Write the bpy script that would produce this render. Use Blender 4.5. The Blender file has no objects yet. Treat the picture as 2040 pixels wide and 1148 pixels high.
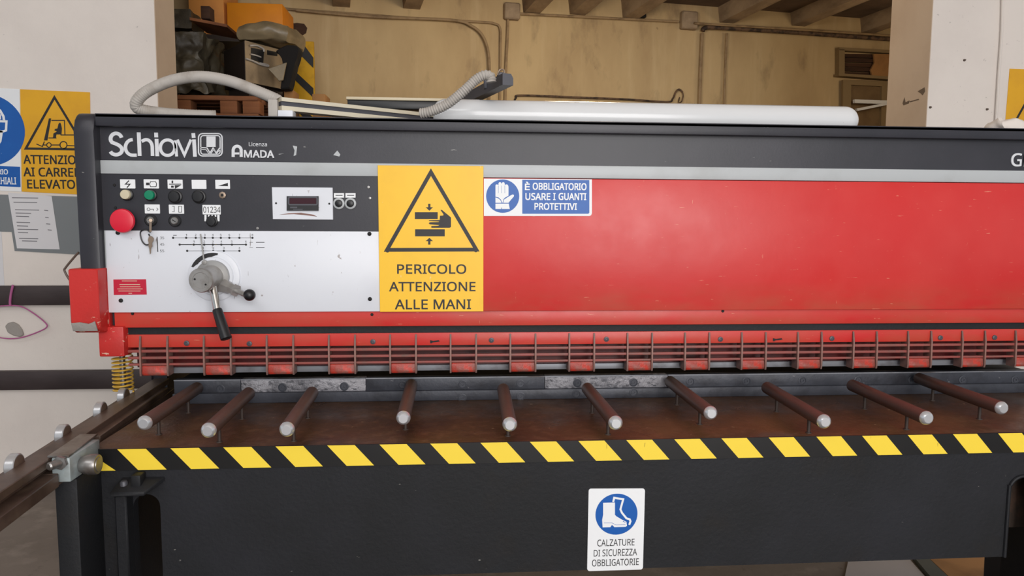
import bpy, bmesh, math, random
from mathutils import Vector, Matrix, noise

random.seed(7)
S = bpy.context.scene
COL = S.collection

# ------------------------------------------------------------------ camera
FPX, CX, CY = 1473.0, 1020.0, 574.0
YAW, PITCH, ROLL = 0.0788829, -0.09381392, -0.00576656
CAM = Vector((0, 0, 1.45))
FW = Vector((math.sin(YAW) * math.cos(PITCH), math.cos(YAW) * math.cos(PITCH), math.sin(PITCH)))
_r = Vector((math.cos(YAW), -math.sin(YAW), 0))
_d = FW.cross(_r)
RT = _r * math.cos(ROLL) + _d * math.sin(ROLL)
DN = -_r * math.sin(ROLL) + _d * math.cos(ROLL)
cam_data = bpy.data.cameras.new('camera')
cam_data.sensor_width = 36.0
cam_data.lens = FPX / 2040.0 * 36.0
cam_data.clip_end = 100
cam = bpy.data.objects.new('camera', cam_data)
COL.objects.link(cam)
UPV, BK = -DN, -FW
cam.matrix_world = Matrix(((RT.x, UPV.x, BK.x, CAM.x), (RT.y, UPV.y, BK.y, CAM.y), (RT.z, UPV.z, BK.z, CAM.z), (0, 0, 0, 1)))
S.camera = cam

# ------------------------------------------------------------------ light
S.view_settings.view_transform = 'Standard'
S.view_settings.look = 'None'
S.view_settings.gamma = 1.0
S.view_settings.exposure = 0.2
world = bpy.data.worlds.new('overcast')
S.world = world
world.use_nodes = True
world.node_tree.nodes['Background'].inputs[0].default_value = (0.86, 0.93, 1.0, 1)
world.node_tree.nodes['Background'].inputs[1].default_value = 0.50


def area(name, loc, target, sx, sy, power, color):
    l = bpy.data.lights.new(name, 'AREA')
    l.shape = 'RECTANGLE'
    l.size, l.size_y, l.energy, l.color = sx, sy, power, color
    o = bpy.data.objects.new(name, l)
    COL.objects.link(o)
    o.location = loc
    o.rotation_euler = (Vector(target) - Vector(loc)).to_track_quat('-Z', 'Y').to_euler()
    return o


area('daylight_from_shed_door', (1.5, -4.6, 2.3), (0.4, 2.4, 1.2), 3.6, 3.8, 270, (1.0, 0.97, 0.95))
area('soft_light_from_above', (-1.5, -1.5, 4.6), (0.2, 2.6, 0.9), 3.0, 2.0, 70, (0.96, 0.98, 1.0))  # broad soft light from overhead on the camera side, source not shown
for loc, power in (((0.9, 4.95, 2.9), 40), ((4.3, 5.6, 2.8), 20)):  # first is the warm hall lamp, second an added fill for the right end
    hall = bpy.data.lights.new('hall_light', 'POINT')
    hall.energy, hall.color, hall.shadow_soft_size = power, (1.0, 0.82, 0.58), 0.25
    hall_o = bpy.data.objects.new('hall_light', hall)
    COL.objects.link(hall_o)
    hall_o.location = loc


# ------------------------------------------------------------------ un-projection of a pixel onto a real plane
def ray(px, py):
    return RT * ((px - CX) / FPX) + DN * ((py - CY) / FPX) + FW


def at_y(px, py, y):
    d = ray(px, py)
    return CAM + d * ((y - CAM.y) / d.y)


def at_z(px, py, z):
    d = ray(px, py)
    return CAM + d * ((z - CAM.z) / d.z)


def at_plane(px, py, p, n):
    d = ray(px, py)
    return CAM + d * ((p - CAM).dot(n) / d.dot(n))


# ------------------------------------------------------------------ materials
def lin(c):
    return tuple((v / 255 / 12.92 if v / 255 <= 0.04045 else ((v / 255 + 0.055) / 1.055) ** 2.4) for v in c)


def material(name, rgb, rough=0.5, metal=0.0, layers=(), bump=0.0, bscale=60, spec=0.5, bstretch=(1, 1, 1), rvar=0.0):
    m = bpy.data.materials.new(name)
    m.use_nodes = True
    nt = m.node_tree
    n, L = nt.nodes, nt.links
    b = n['Principled BSDF']
    b.inputs['Roughness'].default_value = rough
    b.inputs['Metallic'].default_value = metal
    b.inputs['Specular IOR Level'].default_value = spec
    tc = n.new('ShaderNodeTexCoord')

    def nz(scale, stretch=(1, 1, 1), detail=5, rot=0.0, off=0.0):
        mp = n.new('ShaderNodeMapping')
        mp.inputs['Scale'].default_value = stretch
        mp.inputs['Rotation'].default_value = (0, rot, 0)
        mp.inputs['Location'].default_value = (off, off, off)
        L.new(tc.outputs['Object'], mp.inputs['Vector'])
        t = n.new('ShaderNodeTexNoise')
        t.inputs['Scale'].default_value = scale
        t.inputs['Detail'].default_value = detail
        t.inputs['Roughness'].default_value = 0.6
        L.new(mp.outputs[0], t.inputs['Vector'])
        return t.outputs[0]

    col = n.new('ShaderNodeRGB')
    col.outputs[0].default_value = (*lin(rgb), 1)
    cur = col.outputs[0]
    for i, ly in enumerate(layers):
        f = nz(ly.get('s', 5), ly.get('st', (1, 1, 1)), ly.get('d', 5), ly.get('rot', 0.0), 3.7 * i + ly.get('off', 0))
        mr = n.new('ShaderNodeMapRange')
        mr.inputs['From Min'].default_value = ly['lo']
        mr.inputs['From Max'].default_value = ly['hi']
        mr.inputs['To Max'].default_value = ly.get('amt', 1.0)
        L.new(f, mr.inputs['Value'])
        fac = mr.outputs[0]
        if 'z' in ly:
            sp = n.new('ShaderNodeSeparateXYZ')
            L.new(tc.outputs['Object'], sp.inputs[0])
            zm = n.new('ShaderNodeMapRange')
            zm.inputs['From Min'].default_value, zm.inputs['From Max'].default_value = ly['z']
            zm.inputs['To Min'].default_value, zm.inputs['To Max'].default_value = 1.0, 0.0
            L.new(sp.outputs[2], zm.inputs['Value'])
            ml = n.new('ShaderNodeMath')
            ml.operation = 'MULTIPLY'
            L.new(fac, ml.inputs[0])
            L.new(zm.outputs[0], ml.inputs[1])
            fac = ml.outputs[0]
        mx = n.new('ShaderNodeMix')
        mx.data_type = 'RGBA'
        L.new(fac, mx.inputs[0])
        L.new(cur, mx.inputs[6])
        mx.inputs[7].default_value = (*lin(ly['c']), 1)
        cur = mx.outputs[2]
    L.new(cur, b.inputs['Base Color'])
    if rvar:
        f = nz(7, (1, 1, 1), 4, 0, 9.0)
        mr = n.new('ShaderNodeMapRange')
        mr.inputs['From Min'].default_value = 0.3
        mr.inputs['From Max'].default_value = 0.7
        mr.inputs['To Min'].default_value = max(0.03, rough - rvar)
        mr.inputs['To Max'].default_value = min(1, rough + rvar)
        L.new(f, mr.inputs['Value'])
        L.new(mr.outputs[0], b.inputs['Roughness'])
    if bump:
        f = nz(bscale, bstretch, 6)
        bp = n.new('ShaderNodeBump')
        bp.inputs['Strength'].default_value = bump
        bp.inputs['Distance'].default_value = 0.01
        L.new(f, bp.inputs['Height'])
        L.new(bp.outputs[0], b.inputs['Normal'])
    return m


def scratch(c, s=9, st=(1, 1, 7), lo=0.68, hi=0.71, rot=0.6, off=0.0, amt=0.7):
    return dict(c=c, s=s, st=st, lo=lo, hi=hi, d=3, rot=rot, off=off, amt=amt)


M = {}
M['black'] = material('black enamel', (38, 38, 45), 0.42, layers=[
    dict(c=(58, 56, 64), s=3, lo=0.4, hi=0.75, amt=0.6), scratch((150, 148, 145), 22, (1, 1, 3), 0.73, 0.77, 0.4)], bump=0.03, bscale=160)
M['black_dull'] = material('dull black machine paint', (23, 24, 27), 0.6, layers=[
    dict(c=(34, 35, 41), s=2.2, lo=0.42, hi=0.7, amt=0.7), dict(c=(30, 25, 20), s=4.5, lo=0.55, hi=0.75, amt=0.6),
    scratch((140, 138, 132), 30, (1, 1, 2), 0.745, 0.78, 0.8)], bump=0.12, bscale=90, spec=0.35)
M['red'] = material('red enamel', (208, 45, 43), 0.38, layers=[
    dict(c=(215, 76, 69), s=2.4, lo=0.45, hi=0.75, amt=0.5), dict(c=(194, 38, 37), s=1.3, lo=0.5, hi=0.75, amt=0.5),
    dict(c=(176, 92, 66), s=8, st=(.4, 1, 1.2), lo=0.36, hi=0.66, amt=0.6, z=(0.012, 0.10)),
    scratch((232, 160, 130), 22, (1, 1, 9), 0.70, 0.73, 0.7), scratch((235, 180, 145), 30, (8, 1, 1), 0.745, 0.765, 0.5, 5.0, 0.6)], bump=0.03, bscale=30, rvar=0.06)
M['red_worn'] = material('worn red enamel', (200, 44, 40), 0.45, layers=[
    dict(c=(168, 44, 38), s=6, lo=0.45, hi=0.7, amt=0.6), dict(c=(226, 188, 164), s=46, st=(.7, 1, 1.3), lo=0.63, hi=0.65, amt=0.9, z=(0.06, 0.17)),
    dict(c=(140, 120, 108), s=9, lo=0.68, hi=0.71, amt=0.8)], bump=0.08, bscale=80)
M['red_foot'] = material('oily chipped red steel', (166, 60, 48), 0.45, layers=[
    dict(c=(126, 90, 80), s=12, lo=0.45, hi=0.65, amt=0.9), dict(c=(200, 58, 42), s=34, lo=0.56, hi=0.66, amt=0.8)], bump=0.2, bscale=90)
M['red_dark'] = material('dark oily red', (96, 12, 9), 0.4, layers=[dict(c=(60, 10, 8), s=6, lo=0.4, hi=0.7)])
M['slat'] = material('grimy red brown slat', (152, 78, 72), 0.5, layers=[dict(c=(120, 86, 78), s=14, st=(1, 1, 1), lo=0.45, hi=0.7)])
M['fin'] = material('grimy steel fin', (140, 102, 92), 0.5, layers=[dict(c=(104, 80, 74), s=20, lo=0.4, hi=0.65)])
M['white_plate'] = material('white enamel plate', (222, 225, 232), 0.38, layers=[
    dict(c=(198, 200, 210), s=2.0, lo=0.5, hi=0.8, amt=0.6), scratch((96, 80, 70), 13, (7, 1, 1), 0.70, 0.725, 0.25, 2.0, 0.8),
    scratch((120, 100, 90), 34, (1, 1, 1), 0.70, 0.73, 0, 6.0, 0.7)])
M['silver'] = material('grey painted trim', (182, 186, 188), 0.42, layers=[
    dict(c=(160, 162, 160), s=5, lo=0.5, hi=0.8, amt=0.7), dict(c=(170, 150, 128), s=7, st=(.5, 1, 1), lo=0.68, hi=0.74, amt=0.8)])
M['white'] = material('white print', (236, 238, 240), 0.45)
M['letter'] = material('raised pale lettering', (216, 218, 222), 0.35)
M['yellow'] = material('yellow sign face', (250, 196, 28), 0.42, layers=[
    dict(c=(236, 182, 30), s=5, lo=0.5, hi=0.75, amt=0.6), scratch((238, 222, 176), 16, (3, 1, 1), 0.70, 0.73, 0.3, 1.5)])
M['yellow_old'] = material('faded yellow sign face', (232, 172, 22), 0.5, layers=[dict(c=(214, 152, 30), s=6, lo=0.45, hi=0.75, amt=0.7)])
M['print_black'] = material('black print', (30, 28, 30), 0.5, layers=[scratch((210, 180, 80), 26, (4, 1, 1), 0.73, 0.75, 0.2)])
M['blue'] = material('blue sign face', (4, 88, 172), 0.42, layers=[dict(c=(18, 104, 186), s=6, lo=0.5, hi=0.75, amt=0.5), scratch((190, 210, 230), 30, (4, 1, 1), 0.72, 0.75, 0.5)])
M['tape_yellow'] = material('yellow tape', (246, 214, 62), 0.5, layers=[scratch((150, 120, 40), 14, (5, 1, 1), 0.71, 0.74, 0.2)])
M['tape_black'] = material('black tape', (18, 18, 19), 0.38)
M['table'] = material('oily rusted steel table', (80, 54, 34), 0.42, layers=[
    dict(c=(108, 76, 48), s=3.6, lo=0.45, hi=0.70, amt=0.8), dict(c=(62, 40, 30), s=2.0, lo=0.48, hi=0.68, amt=0.9),
    dict(c=(120, 84, 62), s=30, lo=0.5, hi=0.72, amt=0.45), dict(c=(92, 90, 90), s=2.9, lo=0.58, hi=0.74, amt=0.7), dict(c=(184, 156, 124), s=40, lo=0.69, hi=0.73, amt=0.7)],
    bump=0.2, bscale=60, spec=0.4, rvar=0.18)
M['red_rust'] = material('rusty brown casting', (66, 54, 46), 0.7, layers=[dict(c=(92, 66, 52), s=18, lo=0.45, hi=0.7)], bump=0.3)
M['stud'] = material('oily stud', (62, 50, 44), 0.5)
M['rod'] = material('brown stained steel rod', (92, 72, 64), 0.38, 0.1, layers=[dict(c=(116, 86, 66), s=6, lo=0.5, hi=0.75, amt=0.8)], bump=0.05)
M['tip'] = material('bright steel end', (214, 216, 220), 0.28, 0.65)
M['roller'] = material('dull bright steel', (196, 196, 198), 0.3, 0.6)
M['steel'] = material('worn steel', (150, 148, 146), 0.35, 0.8, layers=[dict(c=(108, 98, 90), s=14, lo=0.45, hi=0.7)])
M['steel_pale'] = material('pale zinc steel', (168, 180, 182), 0.45, 0.3, layers=[dict(c=(128, 126, 122), s=12, lo=0.5, hi=0.75)])
M['rail'] = material('brown oily steel rail', (98, 80, 70), 0.4, 0.15, layers=[dict(c=(62, 46, 38), s=7, lo=0.45, hi=0.7), dict(c=(134, 116, 98), s=9, st=(1, .25, 1), lo=0.58, hi=0.72, amt=0.7)])
M['blade'] = material('dark blade steel', (68, 70, 78), 0.45, 0.2, layers=[dict(c=(46, 46, 52), s=9, lo=0.45, hi=0.7), dict(c=(150, 148, 150), s=40, lo=0.7, hi=0.76, amt=.7)], bump=0.12)
M['blade_worn'] = material('bright scuffed blade steel', (164, 162, 167), 0.36, 0.2, layers=[dict(c=(76, 76, 82), s=70, st=(.6, 1, 1.1), d=6, lo=0.5, hi=0.62, amt=.85), dict(c=(70, 70, 76), s=8, lo=0.52, hi=0.7, amt=.8)], bump=0.5, bscale=90)
M['blade_edge'] = material('ground blade edge', (142, 144, 150), 0.5, 0.3, layers=[dict(c=(90, 84, 84), s=6, lo=0.5, hi=0.7)])
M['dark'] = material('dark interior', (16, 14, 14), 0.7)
M['spring'] = material('yellow spring wire', (214, 170, 62), 0.4)
M['cream_btn'] = material('cream push button', (206, 196, 168), 0.4)
M['green_btn'] = material('green push button', (0, 128, 92), 0.35)
M['red_btn'] = material('red emergency button', (218, 30, 56), 0.35)
M['black_btn'] = material('black plastic', (22, 22, 25), 0.4)
M['red_label'] = material('crimson label', (190, 16, 52), 0.5)
M['display'] = material('dark red display window', (58, 20, 30), 0.15)
M['casting'] = material('grey aluminium casting', (166, 164, 162), 0.38, 0.5, layers=[dict(c=(140, 136, 130), s=20, lo=0.45, hi=0.7)])
M['chrome'] = material('chrome', (206, 204, 200), 0.18, 1.0)
M['key'] = material('tarnished key metal', (150, 132, 116), 0.4, 0.6)
M['hose'] = material('dusty grey conduit', (178, 172, 165), 0.65, layers=[dict(c=(146, 136, 126), s=14, lo=0.48, hi=0.75)])
M['alu_dark'] = material('dark grey aluminium', (82, 82, 88), 0.45, 0.3)
M['cream'] = material('cream enamel', (214, 200, 170), 0.4)
M['rail_cream'] = material('pale satin rail', (226, 216, 192), 0.25, 0.2)
M['tube'] = material('glossy white plastic', (220, 221, 222), 0.16, layers=[scratch((140, 134, 128), 20, (3, 1, 1), 0.735, 0.76, 0.2)])
M['plaster'] = material('white painted plaster', (230, 221, 213), 0.85, layers=[
    dict(c=(212, 202, 195), s=1.6, lo=0.45, hi=0.8, amt=0.7), dict(c=(150, 142, 138), s=30, st=(1, 1, 1.4), lo=0.68, hi=0.74, amt=0.55)], bump=0.25, bscale=14)
M['plaster_beige'] = material('beige reveal plaster', (200, 180, 160), 0.85, layers=[
    dict(c=(184, 162, 142), s=1.8, lo=0.45, hi=0.75), dict(c=(110, 88, 76), s=6, lo=0.70, hi=0.76, amt=0.7)], bump=0.2, bscale=12)
M['hall_wall'] = material('stained ochre plaster', (206, 180, 136), 0.9, layers=[
    dict(c=(176, 148, 110), s=1.2, st=(1.3, 1.3, .6), lo=0.42, hi=0.72, amt=0.8), dict(c=(220, 198, 156), s=2.1, st=(2.6, 2.6, .25), lo=0.54, hi=0.72, amt=0.5),
    dict(c=(128, 106, 82), s=2.6, st=(1.6, 1.6, .7), lo=0.56, hi=0.76, amt=0.7), dict(c=(80, 62, 48), s=19, st=(1, 1, .5), lo=0.72, hi=0.76, amt=0.7)], bump=0.2, bscale=10)
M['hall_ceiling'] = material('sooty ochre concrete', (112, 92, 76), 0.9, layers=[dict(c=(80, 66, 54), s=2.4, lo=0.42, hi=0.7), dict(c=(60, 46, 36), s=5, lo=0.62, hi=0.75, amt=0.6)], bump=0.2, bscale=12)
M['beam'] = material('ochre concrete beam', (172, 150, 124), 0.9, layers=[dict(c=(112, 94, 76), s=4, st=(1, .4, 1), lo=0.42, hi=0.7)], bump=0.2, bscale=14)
M['conduit'] = material('painted conduit', (162, 136, 102), 0.7, layers=[dict(c=(118, 96, 70), s=8, lo=0.48, hi=0.7)])
M['pipe_grimy'] = material('grimy pipe', (110, 86, 66), 0.7, layers=[dict(c=(54, 42, 36), s=16, lo=0.45, hi=0.6)])
M['floor'] = material('dusty concrete floor', (122, 112, 104), 0.8, layers=[
    dict(c=(98, 88, 80), s=2.2, lo=0.42, hi=0.7), dict(c=(150, 140, 132), s=7, lo=0.55, hi=0.75, amt=0.6), dict(c=(70, 60, 54), s=14, lo=0.62, hi=0.75, amt=0.5)], bump=0.12, bscale=50)
M['wall_steel'] = material('dark brown steel bar', (70, 60, 60), 0.5, 0.3, layers=[dict(c=(54, 44, 44), s=6, st=(.3, 1, 1), lo=0.45, hi=0.7)])
M['wood'] = material('pallet wood', (146, 92, 56), 0.8, layers=[dict(c=(104, 62, 40), s=6, st=(.4, .4, 3), lo=0.42, hi=0.7)], bump=0.2)
M['card'] = material('brown cardboard', (168, 122, 74), 0.85, layers=[dict(c=(136, 98, 60), s=4, lo=0.45, hi=0.7)])
M['orange'] = material('orange box face', (238, 146, 20), 0.6, layers=[dict(c=(222, 132, 22), s=4, lo=0.45, hi=0.75)])
M['pale_orange'] = material('pale orange box face', (224, 150, 74), 0.7, layers=[dict(c=(198, 130, 70), s=4, lo=0.45, hi=0.75)])
M['tarp'] = material('olive grey plastic sheet', (84, 76, 60), 0.5, layers=[dict(c=(58, 52, 42), s=5, lo=0.42, hi=0.7), dict(c=(128, 118, 96), s=6, lo=0.58, hi=0.72, amt=0.7)], bump=0.5, bscale=12)
M['tarp_pale'] = material('pale grey plastic sheet', (142, 126, 98), 0.4, layers=[dict(c=(104, 92, 72), s=5, lo=0.45, hi=0.72)], bump=0.3, bscale=16)
M['rack_cab_shade'] = material('dark rack and shaded cabinet side', (56, 46, 42), 0.5)  # rack colour, also the shade painted on the cabinet's turned side
M['cab_lit'] = material('dusty grey cabinet lit face', (150, 128, 98), 0.55, layers=[dict(c=(120, 102, 80), s=6, lo=0.45, hi=0.72)])
M['cloth_black'] = material('black cloth', (20, 17, 16), 0.9)
M['hazard_yellow'] = material('hazard yellow paint', (214, 164, 10), 0.55, layers=[dict(c=(176, 130, 20), s=6, lo=0.45, hi=0.75)])
M['paper'] = material('white paper', (216, 214, 216), 0.7)
M['board_grey'] = material('grey notice board', (122, 126, 128), 0.55)
M['ink'] = material('grey ink', (110, 108, 112), 0.7)
M['pink'] = material('pink cord', (176, 92, 142), 0.7)
M['putty'] = material('grey patch', (158, 152, 146), 0.9, bump=0.3)
M['wire'] = material('brown wire', (92, 76, 66), 0.5)
M['vent_dark'] = material('dark stained wood and hole shade', (74, 46, 28), 0.8, layers=[dict(c=(44, 26, 16), s=3, st=(.5, .5, 4), lo=0.42, hi=0.62)])
M['door_olive'] = material('olive brown door paint', (126, 102, 70), 0.7, layers=[dict(c=(104, 80, 54), s=4, lo=0.45, hi=0.7)])
M['door_trim'] = material('olive grey trim paint', (142, 120, 86), 0.7)
M['sheet_grey'] = material('pale grey sheet', (176, 170, 170), 0.6)
M['rubber_grey'] = material('grey green strip', (82, 84, 76), 0.7)


# lettering uses the sans face that ships with Blender
try:
    FONT = bpy.data.fonts.load(bpy.utils.system_resource('DATAFILES', path='fonts') + '/NotoSansHebrew-Regular.woff2')
except Exception:
    FONT = None


# ------------------------------------------------------------------ mesh builder
class B:
    def __init__(self):
        self.bm = bmesh.new()
        self.mi = 0

    def _tag(self, faces):
        for f in faces:
            f.material_index = self.mi

    def box(self, x0, x1, y0, y1, z0, z1, bev=0.0, seg=2):
        before = set(self.bm.faces)
        r = bmesh.ops.create_cube(self.bm, size=1.0)
        for v in r['verts']:
            v.co = Vector((x0 + (v.co.x + .5) * (x1 - x0), y0 + (v.co.y + .5) * (y1 - y0), z0 + (v.co.z + .5) * (z1 - z0)))
        if bev > 0:
            es = {e for v in r['verts'] for e in v.link_edges}
            bmesh.ops.bevel(self.bm, geom=list(es), offset=bev, segments=seg, affect='EDGES', profile=0.5)
        self._tag([f for f in self.bm.faces if f not in before])
        return self

    def prism(self, pts, v, bev=0.0):
        """closed polygon pts (3-D) pushed along vector v"""
        before = set(self.bm.faces)
        v = Vector(v)
        a = [self.bm.verts.new(Vector(p)) for p in pts]
        b = [self.bm.verts.new(Vector(p) + v) for p in pts]
        fa = self.bm.faces.new(a)
        fb = self.bm.faces.new(list(reversed(b)))
        n = len(a)
        for i in range(n):
            self.bm.faces.new((a[i], b[i], b[(i + 1) % n], a[(i + 1) % n]))
        if bev:
            bmesh.ops.bevel(self.bm, geom=list({e for q in a + b for e in q.link_edges}), offset=bev, segments=1, affect='EDGES')
        self._tag([f for f in self.bm.faces if f not in before])
        return self

    def ring_prism(self, outer, inner, v):
        """two matching closed loops, the band between them pushed along v"""
        before = set(self.bm.faces)
        v = Vector(v)
        n = len(outer)
        o0 = [self.bm.verts.new(Vector(p)) for p in outer]
        i0 = [self.bm.verts.new(Vector(p)) for p in inner]
        o1 = [self.bm.verts.new(Vector(p) + v) for p in outer]
        i1 = [self.bm.verts.new(Vector(p) + v) for p in inner]
        for k in range(n):
            j = (k + 1) % n
            for q in ((o0[k], o0[j], i0[j], i0[k]), (o1[j], o1[k], i1[k], i1[j]), (o0[j], o0[k], o1[k], o1[j]), (i0[k], i0[j], i1[j], i1[k])):
                self.bm.faces.new(q)
        self._tag([f for f in self.bm.faces if f not in before])
        return self

    def lathe(self, c, axis, prof, n=28):
        """prof: (distance along axis, radius) pairs, closed at both ends"""
        c, ax = Vector(c), Vector(axis).normalized()
        u = ax.orthogonal().normalized()
        w = ax.cross(u)
        before = set(self.bm.faces)
        rings = []
        for t, r in prof:
            if r <= 1e-6:
                rings.append([self.bm.verts.new(c + ax * t)])
            else:
                rings.append([self.bm.verts.new(c + ax * t + (u * math.cos(2 * math.pi * k / n) + w * math.sin(2 * math.pi * k / n)) * r) for k in range(n)])
        for a, b in zip(rings, rings[1:]):
            for k in range(n):
                j = (k + 1) % n
                if len(a) == 1 and len(b) == 1:
                    continue
                if len(a) == 1:
                    self.bm.faces.new((a[0], b[j], b[k]))
                elif len(b) == 1:
                    self.bm.faces.new((a[k], a[j], b[0]))
                else:
                    self.bm.faces.new((a[k], a[j], b[j], b[k]))
        for r in (rings[0], rings[-1]):
            if len(r) > 2:
                self.bm.faces.new(r)
        self._tag([f for f in self.bm.faces if f not in before])
        return self

    def rod(self, p0, p1, r, n=20, r1=None):
        p0, p1 = Vector(p0), Vector(p1)
        L = (p1 - p0).length
        return self.lathe(p0, p1 - p0, [(0, r), (L, r if r1 is None else r1)], n)

    def sphere(self, c, r, n=20):
        k = n // 2
        return self.lathe(c, (0, 0, 1), [(-r * math.cos(math.pi * i / k), r * math.sin(math.pi * i / k) if 0 < i < k else 0) for i in range(k + 1)], n)

    def sweep(self, path, rad, n=12, sub=8, closed=False):
        """round tube along a smooth path; rad is a number or f(length)"""
        P = [Vector(p) for p in path]
        pts = []
        m = len(P)
        for i in range(m if closed else m - 1):
            if closed:
                a, b, c, d = P[(i - 1) % m], P[i], P[(i + 1) % m], P[(i + 2) % m]
            else:
                a, b, c, d = P[max(i - 1, 0)], P[i], P[i + 1], P[min(i + 2, m - 1)]
            for k in range(sub):
                t = k / sub
                pts.append(0.5 * ((2 * b) + (c - a) * t + (2 * a - 5 * b + 4 * c - d) * t * t + (-a + 3 * b - 3 * c + d) * t ** 3))
        if not closed:
            pts.append(P[-1])
        before = set(self.bm.faces)
        rings, L, u = [], 0.0, None
        q = len(pts)
        for i, p in enumerate(pts):
            if closed:
                t = (pts[(i + 1) % q] - pts[i - 1]).normalized()
            else:
                t = (pts[min(i + 1, q - 1)] - pts[max(i - 1, 0)]).normalized()
            if i:
                L += (p - pts[i - 1]).length
            u = t.orthogonal().normalized() if u is None else (u - t * u.dot(t)).normalized()
            w = t.cross(u)
            r = rad(L) if callable(rad) else rad
            rings.append([self.bm.verts.new(p + (u * math.cos(2 * math.pi * k / n) + w * math.sin(2 * math.pi * k / n)) * r) for k in range(n)])
        pairs = list(zip(rings, rings[1:])) + ([(rings[-1], rings[0])] if closed else [])
        for a, b in pairs:
            for k in range(n):
                j = (k + 1) % n
                self.bm.faces.new((a[k], a[j], b[j], b[k]))
        if not closed:
            self.bm.faces.new(rings[0])
            self.bm.faces.new(rings[-1])
        self._tag([f for f in self.bm.faces if f not in before])
        return self

    # flat marks on planes that face the camera side (-Y)
    def px_poly(self, pts, y, th=0.0008):
        return self.prism([at_y(a, b, y) for a, b in pts], (0, -th, 0))

    def px_stroke(self, pts, y, w, th=0.0008, closed=False):
        return self.stroke([at_y(a, b, y) for a, b in pts], w, th, closed)

    def stroke(self, P, w, th=0.0008, closed=False):
        P = [Vector((p.x, p.y, p.z)) for p in P]
        n = len(P)
        offs = []
        for i in range(n):
            if closed:
                a, b = P[i] - P[i - 1], P[(i + 1) % n] - P[i]
            else:
                a = P[i] - P[i - 1] if i else P[1] - P[0]
                b = P[i + 1] - P[i] if i < n - 1 else P[-1] - P[-2]
            a, b = a.normalized(), b.normalized()
            na, nb = Vector((-a.z, 0, a.x)), Vector((-b.z, 0, b.x))
            mt = (na + nb)
            mt = mt.normalized() if mt.length > 1e-6 else na
            offs.append(mt * (w / 2 / max(0.45, mt.dot(na))))
        if closed:
            return self.ring_prism([p + o for p, o in zip(P, offs)], [p - o for p, o in zip(P, offs)], (0, -th, 0))
        loop = [p + o for p, o in zip(P, offs)] + [p - o for p, o in reversed(list(zip(P, offs)))]
        return self.strip(loop, th)

    def strip(self, loop, th):
        n = len(loop) // 2
        before = set(self.bm.faces)
        f = [self.bm.verts.new(p + Vector((0, -th, 0))) for p in loop]
        k = [self.bm.verts.new(p) for p in loop]
        m = len(loop)
        for i in range(n - 1):
            self.bm.faces.new((f[i], f[i + 1], f[m - 2 - i], f[m - 1 - i]))
            self.bm.faces.new((k[i + 1], k[i], k[m - 1 - i], k[m - 2 - i]))
        for i in range(m):
            j = (i + 1) % m
            self.bm.faces.new((f[j], f[i], k[i], k[j]))
        self._tag([q for q in self.bm.faces if q not in before])
        return self

    def disc(self, c, r, th=0.001, n=40):
        return self.lathe(c, (0, -1, 0), [(0, r), (th, r)], n)

    def ellipse(self, c, rx, rz, th=0.001, n=48):
        return self.prism([Vector((c.x + rx * math.cos(2 * math.pi * k / n), c.y, c.z + rz * math.sin(2 * math.pi * k / n))) for k in range(n)], (0, -th, 0))

    def text(self, s, px0, py0, px1, py1, y, bold=0.0, th=0.0006):
        """lettering that fills the rectangle whose pixel corners are given, on the plane at depth y"""
        a, b = at_y(px0, (py0 + py1) / 2, y), at_y(px1, (py0 + py1) / 2, y)
        t, o = at_y((px0 + px1) / 2, py0, y), at_y((px0 + px1) / 2, py1, y)
        return self.text_m(s, a.x, b.x, o.z, t.z, y, bold, th)

    def text_m(self, s, x0, x1, z0, z1, y, bold=0.0, th=0.0006):
        cu = bpy.data.curves.new('lettering', 'FONT')
        cu.body = s
        if FONT:
            cu.font = FONT
        cu.resolution_u = 4
        ob = bpy.data.objects.new('lettering', cu)
        COL.objects.link(ob)
        dg = bpy.context.evaluated_depsgraph_get()
        me = ob.evaluated_get(dg).to_mesh()
        xs = [v.co.x for v in me.vertices]
        ys = [v.co.y for v in me.vertices]
        ax, bx, ay, by = min(xs), max(xs), min(ys), max(ys)
        h = bold * (z1 - z0)
        fs = []
        for i, (u, w) in enumerate(((0, 0), (-1, -1), (1, -1), (-1, 1), (1, 1)) if bold else ((0, 0),)):
            t = th + 0.00002 * i
            vs = [self.bm.verts.new(Vector((x0 + u * h + (v.co.x - ax) / (bx - ax) * (x1 - x0), y - t, z0 + w * h + (v.co.y - ay) / (by - ay) * (z1 - z0)))) for v in me.vertices]
            new = []
            for p in me.polygons:
                try:
                    new.append(self.bm.faces.new([vs[k] for k in p.vertices]))
                except ValueError:
                    pass
            for e in [e for e in {e for f in new for e in f.edges} if len(e.link_faces) == 1]:
                p, q = e.verts
                new.append(self.bm.faces.new((p, q, self.bm.verts.new(q.co + Vector((0, t, 0))), self.bm.verts.new(p.co + Vector((0, t, 0))))))
            fs += new
        self._tag(fs)
        ob.evaluated_get(dg).to_mesh_clear()
        bpy.data.objects.remove(ob)
        bpy.data.curves.remove(cu)
        return self

    def crumple(self, amp, scale, seed=0.0):
        for v in self.bm.verts:
            p = v.co * scale + Vector((seed, seed * 2, seed))
            v.co += Vector((noise.noise(p), noise.noise(p + Vector((9, 2, 5))), noise.noise(p + Vector((3, 8, 1))))) * amp
        return self

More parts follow.
